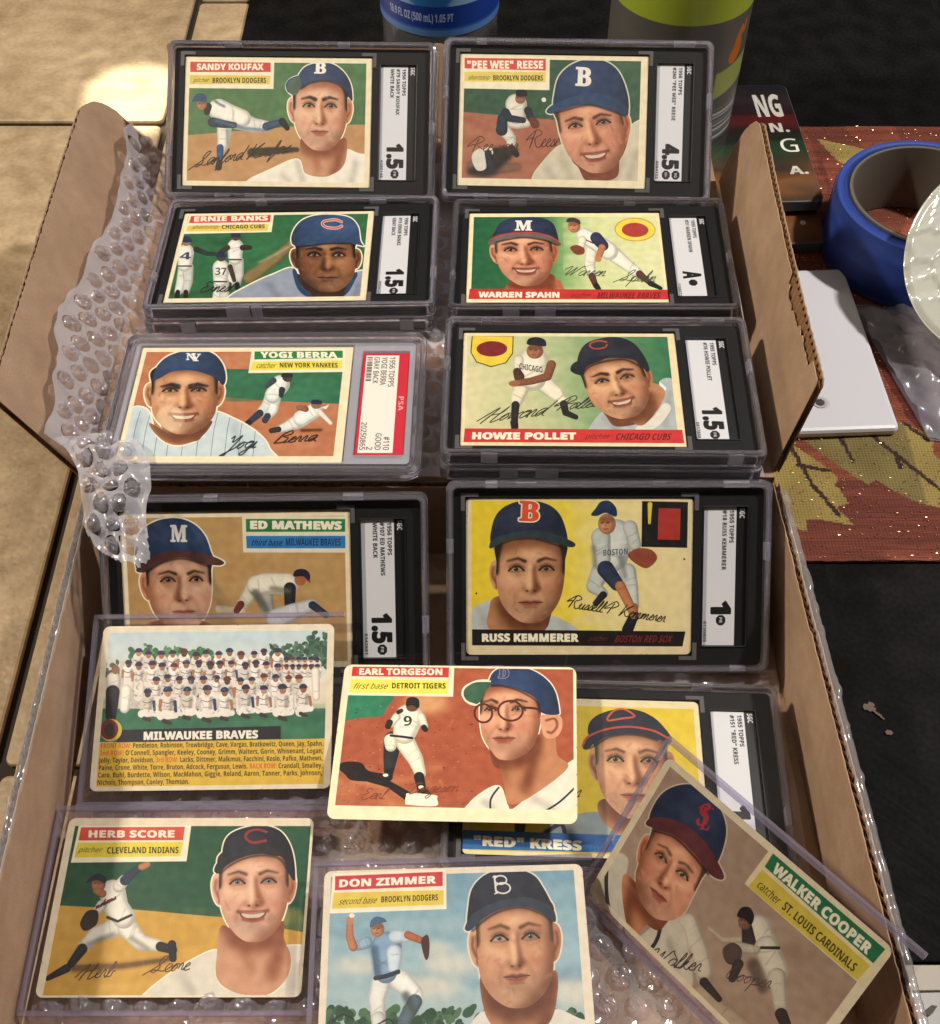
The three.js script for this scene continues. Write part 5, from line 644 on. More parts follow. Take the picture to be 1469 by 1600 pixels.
const tabShape = (sx, sz) => { const x = sx * (W / 2 + .0004), z = sz * (H / 2 + .0004); const l = .0056, t = .0018; return mergeGeometries([bx(Math.min(x, x + sx * t), Math.max(x, x + sx * t), .0006, .00095, Math.min(z - sz * l, z + sz * t), Math.max(z - sz * l, z + sz * t)), bx(Math.min(x - sx * l, x - sx * .0001), Math.max(x - sx * l, x - sx * .0001), .0006, .00095, Math.min(z + sz * .0002, z + sz * t), Math.max(z + sz * .0002, z + sz * t))]); };
const G_tabs = [[-1, -1], [1, -1], [-1, 1], [1, 1]].map((q) => tabShape(...q));
const G_weld = [1, 2, 3].map((k) => { const R = rng(k * 17), l = []; for (let i = 0; i < 6; i++) { const len = .004 + .007 * R(), side = i % 4, t = R() - .5, e = .0009; const x = side < 2 ? OX + t * .115 : OX + (side === 2 ? -1 : 1) * .0665, z = side < 2 ? (side ? 1 : -1) * .0392 : t * .06; l.push(side < 2 ? bx(x - len / 2, x + len / 2, -.003, .0024, z - e / 2, z + e / 2) : bx(x - e / 2, x + e / 2, -.003, .0024, z - len / 2, z + len / 2)); } return l; });
const weldMat = phys([.85, .84, .88], .45, { transmission: .62, thickness: 0, side: THREE.DoubleSide });
let weldTurn = 0;
function place(o, p, drop = 0) { o.position.set(p[0], p[1], p[2]); o.rotation.set(D(p[3]), D(p[4]), D(p[5]), 'YXZ'); if (drop) o.translateY(-drop); return o; }
function cardCase(pose, label, art, lab, o = {}) {
  const c = thing('card_case', label, 'card case', o.group); place(c, pose, o.drop || 0);
  if (o.shift) { c.translateX(o.shift[0]); c.translateZ(o.shift[1]); }
  { const rim = part('rim', G_frame, rimSolid, c); for (const w of G_weld[weldTurn++ % 3]) part('weld_mark', w, weldMat, rim); }
  part('backing', G_back, matBlack, c); part('mount', G_matte, matBlack, c);
  if (art) {
    part('trading_card', cardGeo(o.round || .0007, -.0010, -.0002), cardMat(art), c);
    const w = part('label_well', G_well, wellBlack, c); part('paper_label', G_label, [std(0xffffff, .5, { map: lab }), std([.7, .7, .7], .8)], w);
    for (const t of G_tabs) part('corner_tab', t, tabMat, c);
  }
  part('window', G_window, paneMat, c);
  return c;
}
const POSE = {
  k: [-0.0978, 0.1044, -0.5284, 34.88, -1.22, 0.21], r: [0.0419, 0.1048, -0.5285, 38.42, -1.96, 0.56], b: [-0.0957, 0.0819, -0.4522, -0.71, -0.53, 1.40], s: [0.0465, 0.0793, -0.4546, -0.43, -1.47, 1.39],
  y: [-0.1005, 0.0821, -0.3550, 1.24, -0.99, 1.26], p: [0.0441, 0.0836, -0.3629, 1.12, -1.17, 0.84], m: [-0.0973, 0.0482, -0.2800, 45.41, 0.75, -0.44], e: [0.0460, 0.0484, -0.2869, 43.43, 0.11, -0.05],
  t: [-0.1033, 0.0331, -0.2342, 18.83, 0.77, 0.08], g: [-0.0057, 0.0355, -0.2174, 1.4, -2.6, 3.2], d: [0.0455, 0.0235, -0.2085, 2.86, -1.94, 0.22], h: [-0.1085, 0.0195, -0.1581, 2.49, 0.23, -0.61], z: [-0.0052, 0.0315, -0.1335, 3.0, 1.59, 0.30],
};
cardCase(POSE.k, 'clear card case graded 1.5, pitcher bent over mid throw, blue cap portrait', ART.k, caseLabel(['1956 TOPPS', '#79 SANDY KOUFAX', 'WHITE BACK'], '1.5', ['FR'], '6380148'));
cardCase(POSE.k, 'card case standing directly behind the leaning bent pitcher case', null, null, { drop: .0086, shift: [.0012, -.0016] });
cardCase(POSE.r, 'clear card case graded 4.5, infielder over a sliding runner on green and brown', ART.r, caseLabel(['1956 TOPPS', '#260 "PEE WEE" REESE'], '4.5', ['VG', 'EX+'], '8884722'));
cardCase(POSE.r, 'card case standing directly behind the leaning 4.5 graded case', null, null, { drop: .0086, shift: [-.001, -.0014] });
cardCase(POSE.b, 'clear card case graded 1.5, three players shaking hands on a green field', ART.b, caseLabel(['1956 TOPPS', '#15 ERNIE BANKS', 'GRAY BACK'], '1.5', ['FR'], '0996620'));
cardCase(POSE.b, 'lower card case under the one with three players shaking hands', null, null, { drop: .0086, shift: [-.001, .0008] });
cardCase(POSE.s, 'clear card case graded A, lunging pitcher over a red name strip, lettered M cap', ART.s, caseLabel(['1955 TOPPS', '#31 WARREN SPAHN'], 'A', [''], '1108572'));
cardCase(POSE.s, 'lower card case under the one graded A', null, null, { drop: .0086, shift: [.0008, .0012] });
cardCase(POSE.p, 'clear card case graded 1.5, pitcher leaning on his knee above a red name strip', ART.p, caseLabel(['1955 TOPPS', '#76 HOWIE POLLET'], '1.5', ['FR'], '0817888'));
cardCase(POSE.p, 'lower card case under the knee leaning pitcher case', null, null, { drop: .0086, shift: [-.0006, .0012] });
cardCase(POSE.m, 'leaning clear card case, tan card of a crouching fielder, green and blue name bars', ART.m, caseLabel(['1956 TOPPS', '#107 ED MATHEWS', 'WHITE BACK'], '1.5', ['FR'], '6342681'));
cardCase(POSE.e, 'leaning clear card case graded 1, yellow card with a black name strip', ART.e, caseLabel(['1955 TOPPS', '#18 RUSS KEMMERER'], '1', ['PR'], '6130805'), { round: .0022 });
cardCase(POSE.e, 'card case beneath the leaning yellow card case', null, null, { drop: .0086, shift: [.001, .0022] });
cardCase(POSE.d, 'clear card case in the tray, yellow card with a blue name strip, half covered', ART.d, caseLabel(['1955 TOPPS', '#151 "RED" KRESS'], '1', ['PR'], '6130806'), { round: .0022 });
// the clear case with a red and white label
{
  const c = thing('card_case', 'all clear card case with red bordered label, smiling catcher in a blue cap', 'card case'); place(c, POSE.y);
  const ox = .0128, s = ringShape(.136, .0815, .006, .1305, .0742, .004, ox);
  part('rim', mergeGeometries([flat(s, -.0032, .0026, .0012), flat(ringShape(.1305, .0742, .004, .1266, .0700, .002, ox), -.0012, .0018, .0004)]), rimSolid, c);
  const tray = ringShape(.1262, .0700, .002, W + .0012, H - .004, .0008, ox); tray.holes.length = 0; tray.holes.push(rrect(W + .0014, H + .0008, .0008, 0, 0, THREE.Path)); tray.holes.push(rrect(.0212, .0600, .0006, .0628, 0, THREE.Path));
  part('inner_tray', flat(tray, -.0008, .0012, .0002), clearRim, c);
  part('backing', flat(rrect(.1262, .0700, .002, ox, 0), -.0026, -.0020), clearRim, c);
  part('trading_card', cardGeo(.0006, -.0006, 0), cardMat(ART.y), c);
  const g = flat(rrect(.0206, .0590, .0003, .0628, 0), -.0005, .0002), p = g.attributes.position, uv = g.attributes.uv; for (let i = 0; i < p.count; i++) uv.setXY(i, (p.getX(i) - .0525) / .0206, .5 - p.getZ(i) / .059);
  part('paper_label', g, [std(0xffffff, .5, { map: redLabel() }), std([.7, .1, .1], .8)], c);
  const w = new THREE.ShapeGeometry(rrect(.1308, .0745, .004, ox, 0)); w.rotateX(-Math.PI / 2); w.translate(0, .0023, 0); part('window', w, paneMat, c);
}
// ---------------------------------------------------------------- top loaders: a stiff clear sleeve round one card
const loadPane = phys([.965, .96, .985], .03, { transmission: 1, ior: 1.5, thickness: 0, side: THREE.DoubleSide });
const loadEdge = phys([.76, .73, .83], .08, { transmission: .88, ior: 1.5, thickness: 0, side: THREE.DoubleSide });
function topLoader(label, art, o = {}) {
  const c = thing('card_sleeve', label, 'card sleeve'), w = W + (o.w || .0095), h = H + (o.h || .0105), cx = o.cx || 0, cz = o.cz || 0, q = .0019;
  const sheet = (y, notch) => { const s = rrect(w, h, .0015, cx, -cz); if (notch) { s.holes = []; } const g = new THREE.ShapeGeometry(s); g.rotateX(-Math.PI / 2); g.translate(0, y, 0); return g; };
  part('front_sheet', sheet(.0012), loadPane, c); part('back_sheet', sheet(-.0014), loadPane, c);
  part('trading_card', cardGeo(o.round || .0028, -.0004, .0002), cardMat(art), c);
  const x0 = cx - w / 2, x1 = cx + w / 2, z0 = cz - h / 2, z1 = cz + h / 2;
  part('side_seam', bx(x0 + .0004, x1 - .0004, -.0013, .0011, z0 + .0002, z0 + q), loadEdge, c); part('side_seam', bx(x0 + .0004, x1 - .0004, -.0013, .0011, z1 - q, z1 - .0002), loadEdge, c);
  if (o.open !== -1) part('end_seam', bx(x0 + .0002, x0 + q, -.0013, .0011, z0 + q + .0002, z1 - q - .0002), loadEdge, c);
  if (o.open !== 1) part('end_seam', bx(x1 - q, x1 - .0002, -.0013, .0011, z0 + q + .0002, z1 - q - .0002), loadEdge, c);
  else { const k = gridGeo(24, 2, (u, v) => { const a = (u - .5) * Math.PI; return [x1 - .001 + .0038 * Math.cos(a) + v * .0006, .0016 + .0009 * Math.cos(a) - v * .0006, cz + (h * .36) * Math.sin(a)]; }); part('thumb_lip', k, loadPane, c); }
  return c;
}
place(topLoader('stiff clear sleeve with a team photograph card and a yellow list of names', ART.t, { w: .0088, h: .0112, cz: .0006, open: 1 }), POSE.t);
place(topLoader('clear sleeve with a laughing player and a striding pitcher on green and sand', ART.h, { w: .0105, h: .0115, cz: .0008, open: 1 }), POSE.h);
place(topLoader('stiff clear sleeve with a leaping infielder on a cloudy blue card', ART.z, { w: .0085, h: .0090, cz: .0008, open: 1 }), POSE.z);
{
  const c = topLoader('tilted clear sleeve leaning on the tray wall, brown card with a green name bar', ART.c, { w: .0125, h: .0115, cx: .0022, cz: -.0008, open: 1 });
  const TL = V(.0709, .0724, -.1925), TR = V(.1342, .0801, -.1218), BL = V(.0447, .0185, -.1631), x = TR.clone().sub(TL).normalize(), zz = BL.clone().sub(TL), z = zz.addScaledVector(x, -x.dot(zz)).normalize(), y = new THREE.Vector3().crossVectors(z, x);
  c.quaternion.setFromRotationMatrix(new THREE.Matrix4().makeBasis(x, y, z)); c.position.copy(TL).addScaledVector(x, W / 2).addScaledVector(z, H / 2);
}
// the loose card: no sleeve, soft corners, a slight bow
{
  const g = cardGeo(.0032, -.0003, .0002); const m = new THREE.Mesh(g, cardMat(ART.g, .42)); m.name = 'trading_card'; m.castShadow = m.receiveShadow = true; place(m, POSE.g); tag(m, 'loose unsleeved card, player wearing round glasses, reddish brown ground', 'trading card');
}
// ---------------------------------------------------------------- laying the bubble wrap
{
  const foot = [POSE.b, POSE.s, POSE.y, POSE.p].map((p) => [p[0] + .0121, p[2]]), under = (p) => foot.some((f) => Math.abs(p[0] - f[0]) < .062 && Math.abs(p[2] - f[1]) < .034) || p[2] < -.505 && p[0] > -.155;
  // up the left ear, over its fold and across the lid
  const lidS = (u, v) => {
    const z = -.545 + v, t = u - .031, wob = n2(u * 40, v * 30) * .0012 + n2(u * 11, v * 9 + 4) * .0016, edge = Math.max(0, .016 - u) * n2(v * 24, 2) * .22 + Math.max(0, .016 - u) * n2(v * 60, 5) * .06;
    if (t < 0) { const d = -t + edge; return [-.1585 - d * .62 + .004 * Math.sin(v * 34) * d / .03, .0665 + d * .80 + wob + .0022, z + n2(v * 20, u * 30) * .001]; }
    const k = Math.min(1, t / .02); return [-.1585 + t - (1 - k) * .0, .0665 + (1 - k) * (1 - k) * .002 + wob * (.25 + .75 * (1 - k)), z];
  };
  const lidWrap = wrap('bubble_wrap', 'clear bubble wrap lining the lid and curling up its left ear', .031 + .285, .218, lidS, (p) => !under(p), 21);
  // a loose tongue of it hanging over the hinge onto the leaning case
  wrap('', '', .034, .066, (u, v) => { const k = v / .066, x = -.176 + u * (1 - .38 * k) + .036 * k + .004 * Math.sin(v * 90); return [x, .083 + .006 * Math.sin(k * 2.6) - .012 * k * k + n2(u * 70, v * 60) * .0032 + Math.sin(u / .034 * 3.14) * .004, -.334 + v * .98]; }, () => true, 22, { into: lidWrap, inside: (u, v) => Math.hypot((u - .017) / .019, Math.max(0, v - .045) / .02) < 1 + n2(u * 80, v * 80) * .08 });
  // the layer under the cards in the tray
  const trayS = (u, v) => { const x = -.158 + u, z = -.262 + v, n = n2(x * 18, z * 18 + 5) * .0016 + n2(x * 60, z * 55) * .0009 + n2(x * 260, z * 240) * .0003; return [x, .0132 + n - Math.max(0, x - .11) * .05, z]; };
  const cov = [[-.1085, -.158, .05, .035], [-.1037, -.232, .05, .034], [.057, -.206, .066, .038]];
  wrap('bubble_wrap', 'crumpled clear bubble wrap under the cards in the tray', .29, .175, trayS, (p) => !cov.some((c) => Math.abs(p[0] - c[0]) < c[2] - .009 && Math.abs(p[2] - c[1]) < c[3] - .009), 23, { pitch: .0118, film: phys([.82, .79, .76], .1, { transmission: .82, ior: 1.6, thickness: 0, side: THREE.DoubleSide }) });
}

// ---------------------------------------------------------------- table runner
{
  const gx = 900, gy = 700, leafA = [[.02, .10], [.05, .02], [.085, .03], [.10, .055], [.145, .08]]; // runner plan: x from its left end, y from its near edge, in metres
  const inPoly = (p, x, y) => { let c = false; for (let i = 0, j = p.length - 1; i < p.length; j = i++) if ((p[i][1] > y) !== (p[j][1] > y) && x < (p[j][0] - p[i][0]) * (y - p[i][1]) / (p[j][1] - p[i][1]) + p[i][0]) c = !c; return c; };
  const seg = (a, b, x, y) => { const dx = b[0] - a[0], dy = b[1] - a[1], t = Math.max(0, Math.min(1, ((x - a[0]) * dx + (y - a[1]) * dy) / (dx * dx + dy * dy))); return Math.hypot(x - a[0] - dx * t, y - a[1] - dy * t); };
  // leaf outlines, world x and z
  const big = [[.158, -.407], [.17, -.399], [.190, -.376], [.196, -.371], [.20, -.374], [.208, -.367], [.216, -.361], [.224, -.358], [.240, -.352], [.262, -.350], [.256, -.366], [.240, -.378], [.232, -.392], [.236, -.404], [.224, -.410], [.21, -.418], [.18, -.414]];
  const small = [[.150, -.404], [.157, -.404], [.166, -.394], [.174, -.386], [.182, -.376], [.180, -.371], [.184, -.360], [.178, -.357], [.184, -.346], [.172, -.349], [.162, -.350], [.160, -.342], [.153, -.346], [.150, -.37]];
  const far = [[.22, -.655], [.26, -.640], [.30, -.650], [.33, -.63], [.31, -.60], [.27, -.61], [.23, -.63]];
  const veins = [[[.186, -.410], [.191, -.386]], [[.20, -.408], [.232, -.366]], [[.213, -.392], [.214, -.382]], [[.222, -.412], [.232, -.40]], [[.162, -.396], [.168, -.372]], [[.168, -.372], [.178, -.352]], [[.164, -.384], [.178, -.380]]];
  const X0 = .12, Z0 = -.667, LX = .44, LZ = .342;
  const px = (i, j) => [X0 + LX * i / gx, Z0 + LZ * j / gy];
  const rt = field(gx, gy, (i, j) => {
    const [x0, z0] = px(i, j), stitch = Math.round(x0 / .0009) * .0009, x = stitch + n2(x0 * 260, z0 * 260) * .0005, z = Math.round(z0 / .0009) * .0009;
    const weave = (Math.sin(z0 / .0016 * 6.28) * .5 + .5) * 26 + (Math.sin(x0 / .0016 * 6.28) * .5 + .5) * 14 - 20, band = n2(x0 * 5, z0 * 120) * 14 + n2(x0 * 30, z0 * 700) * 18, patch = n2(x * 14 + 3, z * 14);
    if (veins.some((v) => seg(v[0], v[1], x, z) < .0011)) return [52, 26, 18];
    for (const p of [big, small, far]) if (inPoly(p, x, z)) { const k = weave + n2(x * 40, z * 40) * 10; return p === small || x > .222 ? [clamp255(160 + k), clamp255(138 + k), clamp255(72 + k * .6)] : [clamp255(128 + k), clamp255(112 + k), clamp255(62 + k * .6)]; }
    const hot = patch > .1 ? 1 : .55, k = weave * .8 + band; return [clamp255((134 + k) * (.7 + .3 * hot)), clamp255((66 + k * .7) * (.55 + .45 * hot)), clamp255((42 + k * .5) * (.7 + .3 * hot))];
  });
  const rb = field(gx, gy, (i, j) => { const [x, z] = px(i, j); return clamp255(110 + Math.sin(z / .0016 * 6.28 + Math.round(x / .0016) * 3.14) * 60 + Math.sin(x / .0016 * 6.28) * 40 + n2(x * 600, z * 600) * 25); }, false);
  for (const t of [rt, rb]) { t.wrapS = t.wrapT = THREE.ClampToEdgeWrapping; t.flipY = false; }
  const runner = thing('table_runner', 'rust coloured woven table runner with yellow leaves and gold thread', 'table runner');
  const g = gridGeo(120, 90, (u, v) => { const x = X0 + LX * u, z = Z0 + LZ * v; return [x, .0062 + n2(x * 14, z * 14) * .0005, z + (v > .99 ? n2(x * 300, 1) * .0004 : 0)]; });
  part('cloth', g, std(0xffffff, .78, { map: rt, bumpMap: rb, bumpScale: .0006 }), runner);
  part('hem', bx(X0, X0 + LX, .0042, .0060, Z0 + LZ - .0012, Z0 + LZ), std([.10, .035, .018], .9), runner);
  // metal thread: little tilted flecks standing in the weave
  const R = rng(77), fl = [], gold = std([.95, .62, .30], .34, { metalness: 1 });
  for (let k = 0; k < 6500; k++) { const x = .155 + .25 * R(), z = Z0 + LZ * R(), l = .0006 + .0009 * R(), b = new THREE.BoxGeometry(l * .8, .0001, .00028); b.rotateZ((R() - .5) * 1.4); b.rotateX((R() - .5) * 1.4); b.translate(x, .0068, z); fl.push(b); }
  const m = part('gold_thread', mergeGeometries(fl), gold, runner); m.userData.kind = 'stuff';
}
// ---------------------------------------------------------------- wall plate
{
  const o = thing('switch_plate', 'white plastic wall plate lying flat on the runner', 'wall plate'); o.position.set(.1775, .0066, -.4612); o.rotation.y = D(2.6);
  const s = rrect(.0735, .121, .003); for (const z of [-1, 1]) s.holes.push(new THREE.Path().absarc(0, z * .0415, .0026, 0, Math.PI * 2)); s.holes.push(rrect(.0103, .0238, .001, 0, 0, THREE.Path));
  part('plate', flat(s, 0, .0062, .0022, 10), std([.78, .77, .80], .35), o);
  for (const z of [-1, 1]) part('screw_hole', flat(ringShape(.0074, .0074, .0037, .0048, .0048, .0024), .0058, .0063).translate(0, 0, z * .0415), std([.5, .5, .52], .4), o);
}
// ---------------------------------------------------------------- rolls of tape
{
  const o = thing('tape_roll', 'roll of blue masking tape standing flat on the runner', 'tape roll'); o.position.set(.254, .0068, -.543);
  const lathe = (pts) => new THREE.LatheGeometry(pts.map((p) => new THREE.Vector2(...p)), 96);
  const ringTex = field(256, 64, (x, y) => { const k = n2(y * 1.7, 3) * 14 + n2(x * .05, y * .9) * 8; return [clamp255(32 + k), clamp255(60 + k), clamp255(140 + k)]; });
  part('tape', lathe([[.0438, 0], [.0500, 0], [.0506, .0008], [.0506, .0402], [.0500, .041], [.0438, .041], [.0438, 0]]), std(0xffffff, .62, { map: ringTex }), o);
  part('paper_core', lathe([[.0414, .0004], [.0437, .0004], [.0437, .0418], [.0430, .0422], [.0414, .0418], [.0414, .0004]]), std([.13, .11, .085], .9), o);
  part('loose_end', gridGeo(6, 4, (u, v) => { const a = 3.5 + u * .12; return [Math.cos(a) * (.0508 + u * .0012), .002 + v * .037, Math.sin(a) * (.0508 + u * .0012)]; }), std([.03, .06, .28], .6, { side: THREE.DoubleSide }), o);
}
{
  const o = thing('tape_roll', 'wide roll of pale crackled clear tape tipped against the blue roll', 'tape roll'); const n = V(-.42, .74, .52).normalize(); o.position.set(.2790, .0600, -.4740); o.quaternion.setFromUnitVectors(V(0, 1, 0), n);
  const cells = []; const R = rng(91); for (let k = 0; k < 46; k++) { const a = R() * 6.28, r = Math.sqrt(R()) * .054; cells.push([Math.cos(a) * r, Math.sin(a) * r, R()]); }
  const face = gridGeo(160, 26, (u, v) => { const a = u * 2 * Math.PI, r = .018 + .036 * v, x = Math.cos(a) * r, z = Math.sin(a) * r; let d1 = 9, d2 = 9, c = 0; for (const q of cells) { const d = Math.hypot(x - q[0], z - q[1]); if (d < d1) { d2 = d1; d1 = d; c = q[2]; } else if (d < d2) d2 = d; } const rim = Math.min(1, (d2 - d1) / .002); return [x, .0125 + c * .0012 + (1 - rim) * .0009 - (v > .96 ? .001 : 0), z]; });
  part('wound_face', face, phys([.74, .76, .68], .14, { transmission: .3, thickness: 0, clearcoat: .6, clearcoatRoughness: .05, side: THREE.DoubleSide }), o);
  part('wound_side', new THREE.CylinderGeometry(.054, .054, .024, 96, 1, true), phys([.66, .68, .62], .2, { transmission: .35, thickness: 0, side: THREE.DoubleSide }), o);
  part('paper_core', new THREE.LatheGeometry([[.0165, -.012], [.0185, -.012], [.0185, .013], [.0165, .013], [.0165, -.012]].map((p) => new THREE.Vector2(...p)), 64), std([.4, .33, .24], .9), o);
  part('back_face', new THREE.RingGeometry(.0185, .054, 64).rotateX(Math.PI / 2).translate(0, -.012, 0), phys([.66, .68, .62], .2, { transmission: .3, thickness: 0, side: THREE.DoubleSide }), o);
}
// ---------------------------------------------------------------- zip bag
{
  const o = thing('zip_bag', 'crumpled clear zip bag on the runner beside the wall plate', 'plastic bag');
  const S = (u, v) => { const x = .2215 + u * .12 + (v - .5) * .02, z = -.498 + v * .098 + u * .012; return [x, .0095 + .012 * Math.sin(u * 2.2 + .3) * Math.sin(v * 3.14) + n2(u * 5 + 2, v * 4) * .003 + n2(u * 14, v * 10) * .0009, z]; };
  const film = phys([.66, .63, .70], .22, { transmission: .74, ior: 1.45, thickness: 0, side: THREE.DoubleSide });
  part('film', gridGeo(70, 60, S), film, o);
  part('lower_film', gridGeo(40, 36, (u, v) => { const p = S(u, v); return [p[0] + .001, .0072 + n2(u * 9, v * 7) * .0003, p[2] + .001]; }), film, o);
  for (const f of [.34, .40]) { const pts = []; for (let k = 0; k <= 24; k++) { const p = S(f + .03 * Math.sin(k / 24 * 2), k / 24); pts.push(V(p[0], p[1] + .0007, p[2])); } part('zip_ridge', new THREE.TubeGeometry(new THREE.CatmullRomCurve3(pts), 48, .0008, 6), phys([.8, .78, .85], .15, { transmission: .5, thickness: 0 }), o); }
}
// ---------------------------------------------------------------- printed plaques
function plaqueTex(lines, seed, top) {
  const [c, g] = canvas(300, 480); const gr = g.createLinearGradient(0, 0, 0, 480); for (const [s, k] of top) gr.addColorStop(s, k); g.fillStyle = gr; g.fillRect(0, 0, 300, 480); wash(g, [0, 0, 300, 480], ['#1c1a20', '#3a3638', '#2a2426', '#4c4644'], seed, 50);
  wash(g, [0, 360, 300, 480], ['#8a5a34', '#a06c40', '#6a4428'], seed + 1, 30); wash(g, [0, 240, 300, 330], ['#1e3020', '#2c4430'], seed + 2, 24); wash(g, [0, 130, 300, 200], ['#5c1c20', '#7a2a28'], seed + 3, 14);
  for (const [s, x0, y0, x1, y1, f] of lines) textBox(g, s, x0, y0, x1, y1, '#ece6d8', f || 'bold 100px sans-serif', { fat: f ? 0 : 3 });
  const t = tex(c); return t;
}
{
  const mk = (label, w, d, x, y, z, ry, t, th) => { const o = thing('printed_plaque', label, 'plaque'); o.position.set(x, y, z); o.rotation.y = D(ry); const g = flat(rrect(w, d, .005), 0, th, .0006), p = g.attributes.position, uv = g.attributes.uv; for (let i = 0; i < p.count; i++) uv.setXY(i, p.getX(i) / w + .5, .5 - p.getZ(i) / d); part('print', g, [std(0xffffff, .3, { map: t }), std([.10, .10, .11], .4)], o); part('glaze', new THREE.ShapeGeometry(rrect(w - .001, d - .001, .005)).rotateX(-Math.PI / 2).translate(0, th + .0009, 0), paneMat, o); return o; };
  mk('glossy printed plaque with large white lettering, topmost of the pair', .075, .118, .1665, .0175, -.6255, 2, plaqueTex([['NG', 206, 44, 270, 140], ['N.', 226, 168, 272, 205], ['G', 238, 232, 280, 288, '100px sans-serif'], ['A.', 240, 345, 284, 375]], 101, [[0, '#24242a'], [.3, '#3a2026'], [.55, '#22301f'], [.75, '#7a5030'], [1, '#54504e']]), .007);
  mk('lower printed plaque sticking out from under the lettered one', .075, .118, .1665, .0070, -.6010, 2, plaqueTex([['.', 250, 398, 262, 412]], 111, [[0, '#24242a'], [.5, '#2a3020'], [.8, '#7a5030'], [1, '#4c4a4a']]), .007);
}
// ---------------------------------------------------------------- water bottle
{
  const o = thing('water_bottle', 'clear plastic water bottle with a blue label behind the card cases', 'bottle'); o.position.set(-.0185, .0042, -.692);
  const R0 = .0362, prof = [[.008, .006], [.020, .002], [.028, .003], [.033, .010], [.0345, .024], [.0352, .040], [.0355, .064], [R0 - .0006, .070], [R0 - .0006, .137], [.0352, .141], [.034, .145], [.030, .165], [.022, .185], [.014, .196], [.0125, .200], [.0125, .212]];
  const g = new THREE.LatheGeometry(prof.map((p) => new THREE.Vector2(...p)), 72), q = g.attributes.position; for (let i = 0; i < q.count; i++) { const x = q.getX(i), y = q.getY(i), z = q.getZ(i), a = Math.atan2(z, x), r = Math.hypot(x, z), k = y < .06 ? 1 + .035 * Math.sin(a * 8 + y * 160) * Math.min(1, y / .02) + .02 * n3(x * 60, y * 60, z * 60) : 1; q.setXYZ(i, x * k, y, z * k); } g.computeVertexNormals();
  part('body', g, phys([.93, .93, .96], .06, { transmission: .93, ior: 1.5, thickness: 0, side: THREE.DoubleSide }), o);
  const [c, x] = canvas(1024, 300); x.fillStyle = '#2a62b4'; x.fillRect(0, 0, 1024, 300); x.fillStyle = '#6fa3d6'; x.fillRect(0, 0, 1024, 190); soft(x, 3, () => { for (let k = 0; k < 4; k++) { const u = k * 256; blob(x, [[u, 80], [u + 90, 40], [u + 190, 110], [u + 256, 90], [u + 256, 210], [u, 210]], '#2f74c0'); blob(x, [[u + 20, 140], [u + 100, 100], [u + 160, 150], [u + 60, 180]], '#2f9fb0'); blob(x, [[u + 120, 190], [u + 200, 140], [u + 256, 180], [u + 256, 230], [u + 110, 226]], '#8fb9dc'); } }); x.fillStyle = '#1f3f9a'; x.fillRect(0, 216, 1024, 60); x.fillStyle = '#5a86c8'; x.fillRect(0, 282, 1024, 18);
  for (const u of [330, 842]) textBox(x, '16.9 FL OZ (500 mL) 1.05 PT', u - 150, 236, u + 40, 264, '#b9c9ea', 'bold 100px sans-serif'); x.fillStyle = '#e6e6ea'; x.fillRect(470, 0, 44, 300); for (let k = 0; k < 7; k++) { x.fillStyle = '#8a8c96'; x.fillRect(476 + k * 6, 0, 3, 300); }
  const lt = tex(c), lg = new THREE.CylinderGeometry(R0, R0, .066, 72, 1, true); lg.translate(0, .104, 0); const lm = part('label', lg, std(0xffffff, .35, { map: lt, side: THREE.DoubleSide }), o); lm.rotation.y = D(64);
  part('cap', new THREE.CylinderGeometry(.0145, .0145, .013, 32).translate(0, .2185, 0), std([.75, .76, .8], .4), o);
}
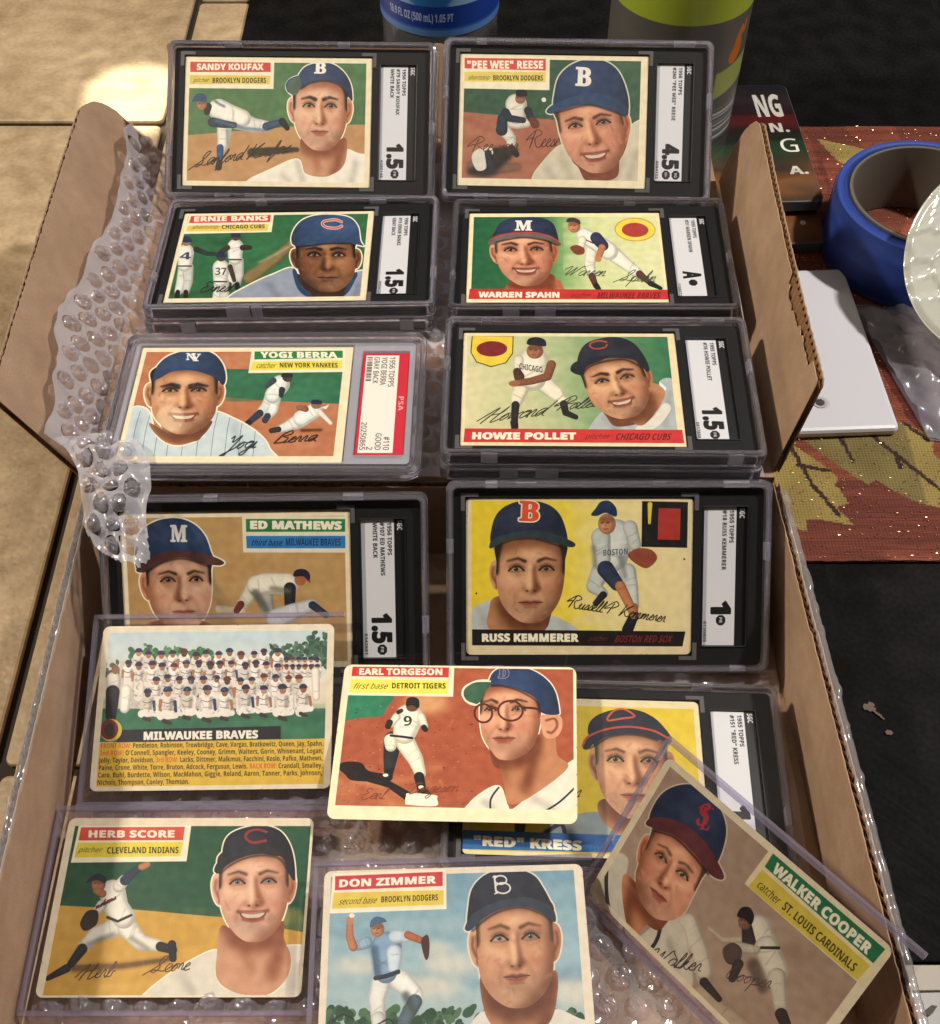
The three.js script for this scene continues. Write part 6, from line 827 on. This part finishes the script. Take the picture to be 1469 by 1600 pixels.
// ---------------------------------------------------------------- grey canister
{
  const o = thing('canister', 'grey canister with a lime green upper band behind the cases', 'canister'); o.position.set(.1225, .0042, -.658);
  const h = .175, r = .0405, [c, x] = canvas(1024, 700); x.fillStyle = '#5c5a55'; x.fillRect(0, 0, 1024, 700); wash(x, [0, 0, 1024, 700], ['#66645f', '#54524d'], 121, 60); x.fillStyle = '#a3b338'; x.fillRect(0, 0, 1024, 300); wash(x, [0, 0, 1024, 296], ['#aebd42', '#98a832'], 122, 30);
  // u runs round the can; the side towards the cards is near the middle
  ell(x, 500, 372, 70, 26, '#d8d4cc'); blob(x, [[690, 352], [706, 330], [716, 338], [720, 322], [730, 330], [722, 352], [712, 360], [716, 392], [700, 418], [680, 418], [672, 398], [684, 378]], '#c26a26'); poly(x, [[640, 432], [760, 414], [760, 478], [640, 500]], '#9aa65a');
  for (let k = 0; k < 14; k++) { x.fillStyle = k % 3 ? '#b9b9b6' : '#77767a'; x.fillRect(650, 530 + k * 11, 96, 4 + (k % 2) * 3); }
  const t = tex(c), g = new THREE.LatheGeometry([[0, 0], [r * .97, 0], [r, .003], [r, h * .98], [r * .985, h], [0, h]].map((p) => new THREE.Vector2(...p)), 96), p = g.attributes.position, uv = g.attributes.uv; for (let i = 0; i < p.count; i++) uv.setY(i, p.getY(i) / h);
  const m = part('body', g, std(0xffffff, .4, { map: t }), o); m.rotation.y = D(-196);
}
// ---------------------------------------------------------------- papers at the board's near edge
{
  const mk = (label, pts, y, th, col) => { const s = new THREE.Shape(); pts.forEach((p, i) => (i ? s.lineTo(p[0], -p[1]) : s.moveTo(p[0], -p[1]))); const m = new THREE.Mesh(flat(s, y, y + th, .0002), std(col, .8)); m.name = 'paper_sheet'; m.castShadow = m.receiveShadow = true; tag(m, label, 'paper'); };
  mk('cream folded paper along the near edge of the black board', [[.1505, -.1405], [.215, -.1408], [.215, -.1322], [.1505, -.1312]], .0012, .0022, [.62, .58, .48]);
  mk('white paper sheet lying in front of the cream one', [[.1500, -.1305], [.212, -.1315], [.215, -.07], [.150, -.07]], .0012, .0016, [.62, .60, .57]);
  mk('small dark grey scrap on the white paper', [[.1665, -.1235], [.1705, -.1262], [.1725, -.1258], [.1700, -.1232], [.1685, -.1222]], .0030, .0008, [.12, .11, .10]);
}
// everything casts and takes shadows
scene.traverse((o) => { if (o.isMesh) { o.castShadow = true; o.receiveShadow = true; } });
scene.add(camera);
renderer.render(scene, camera);
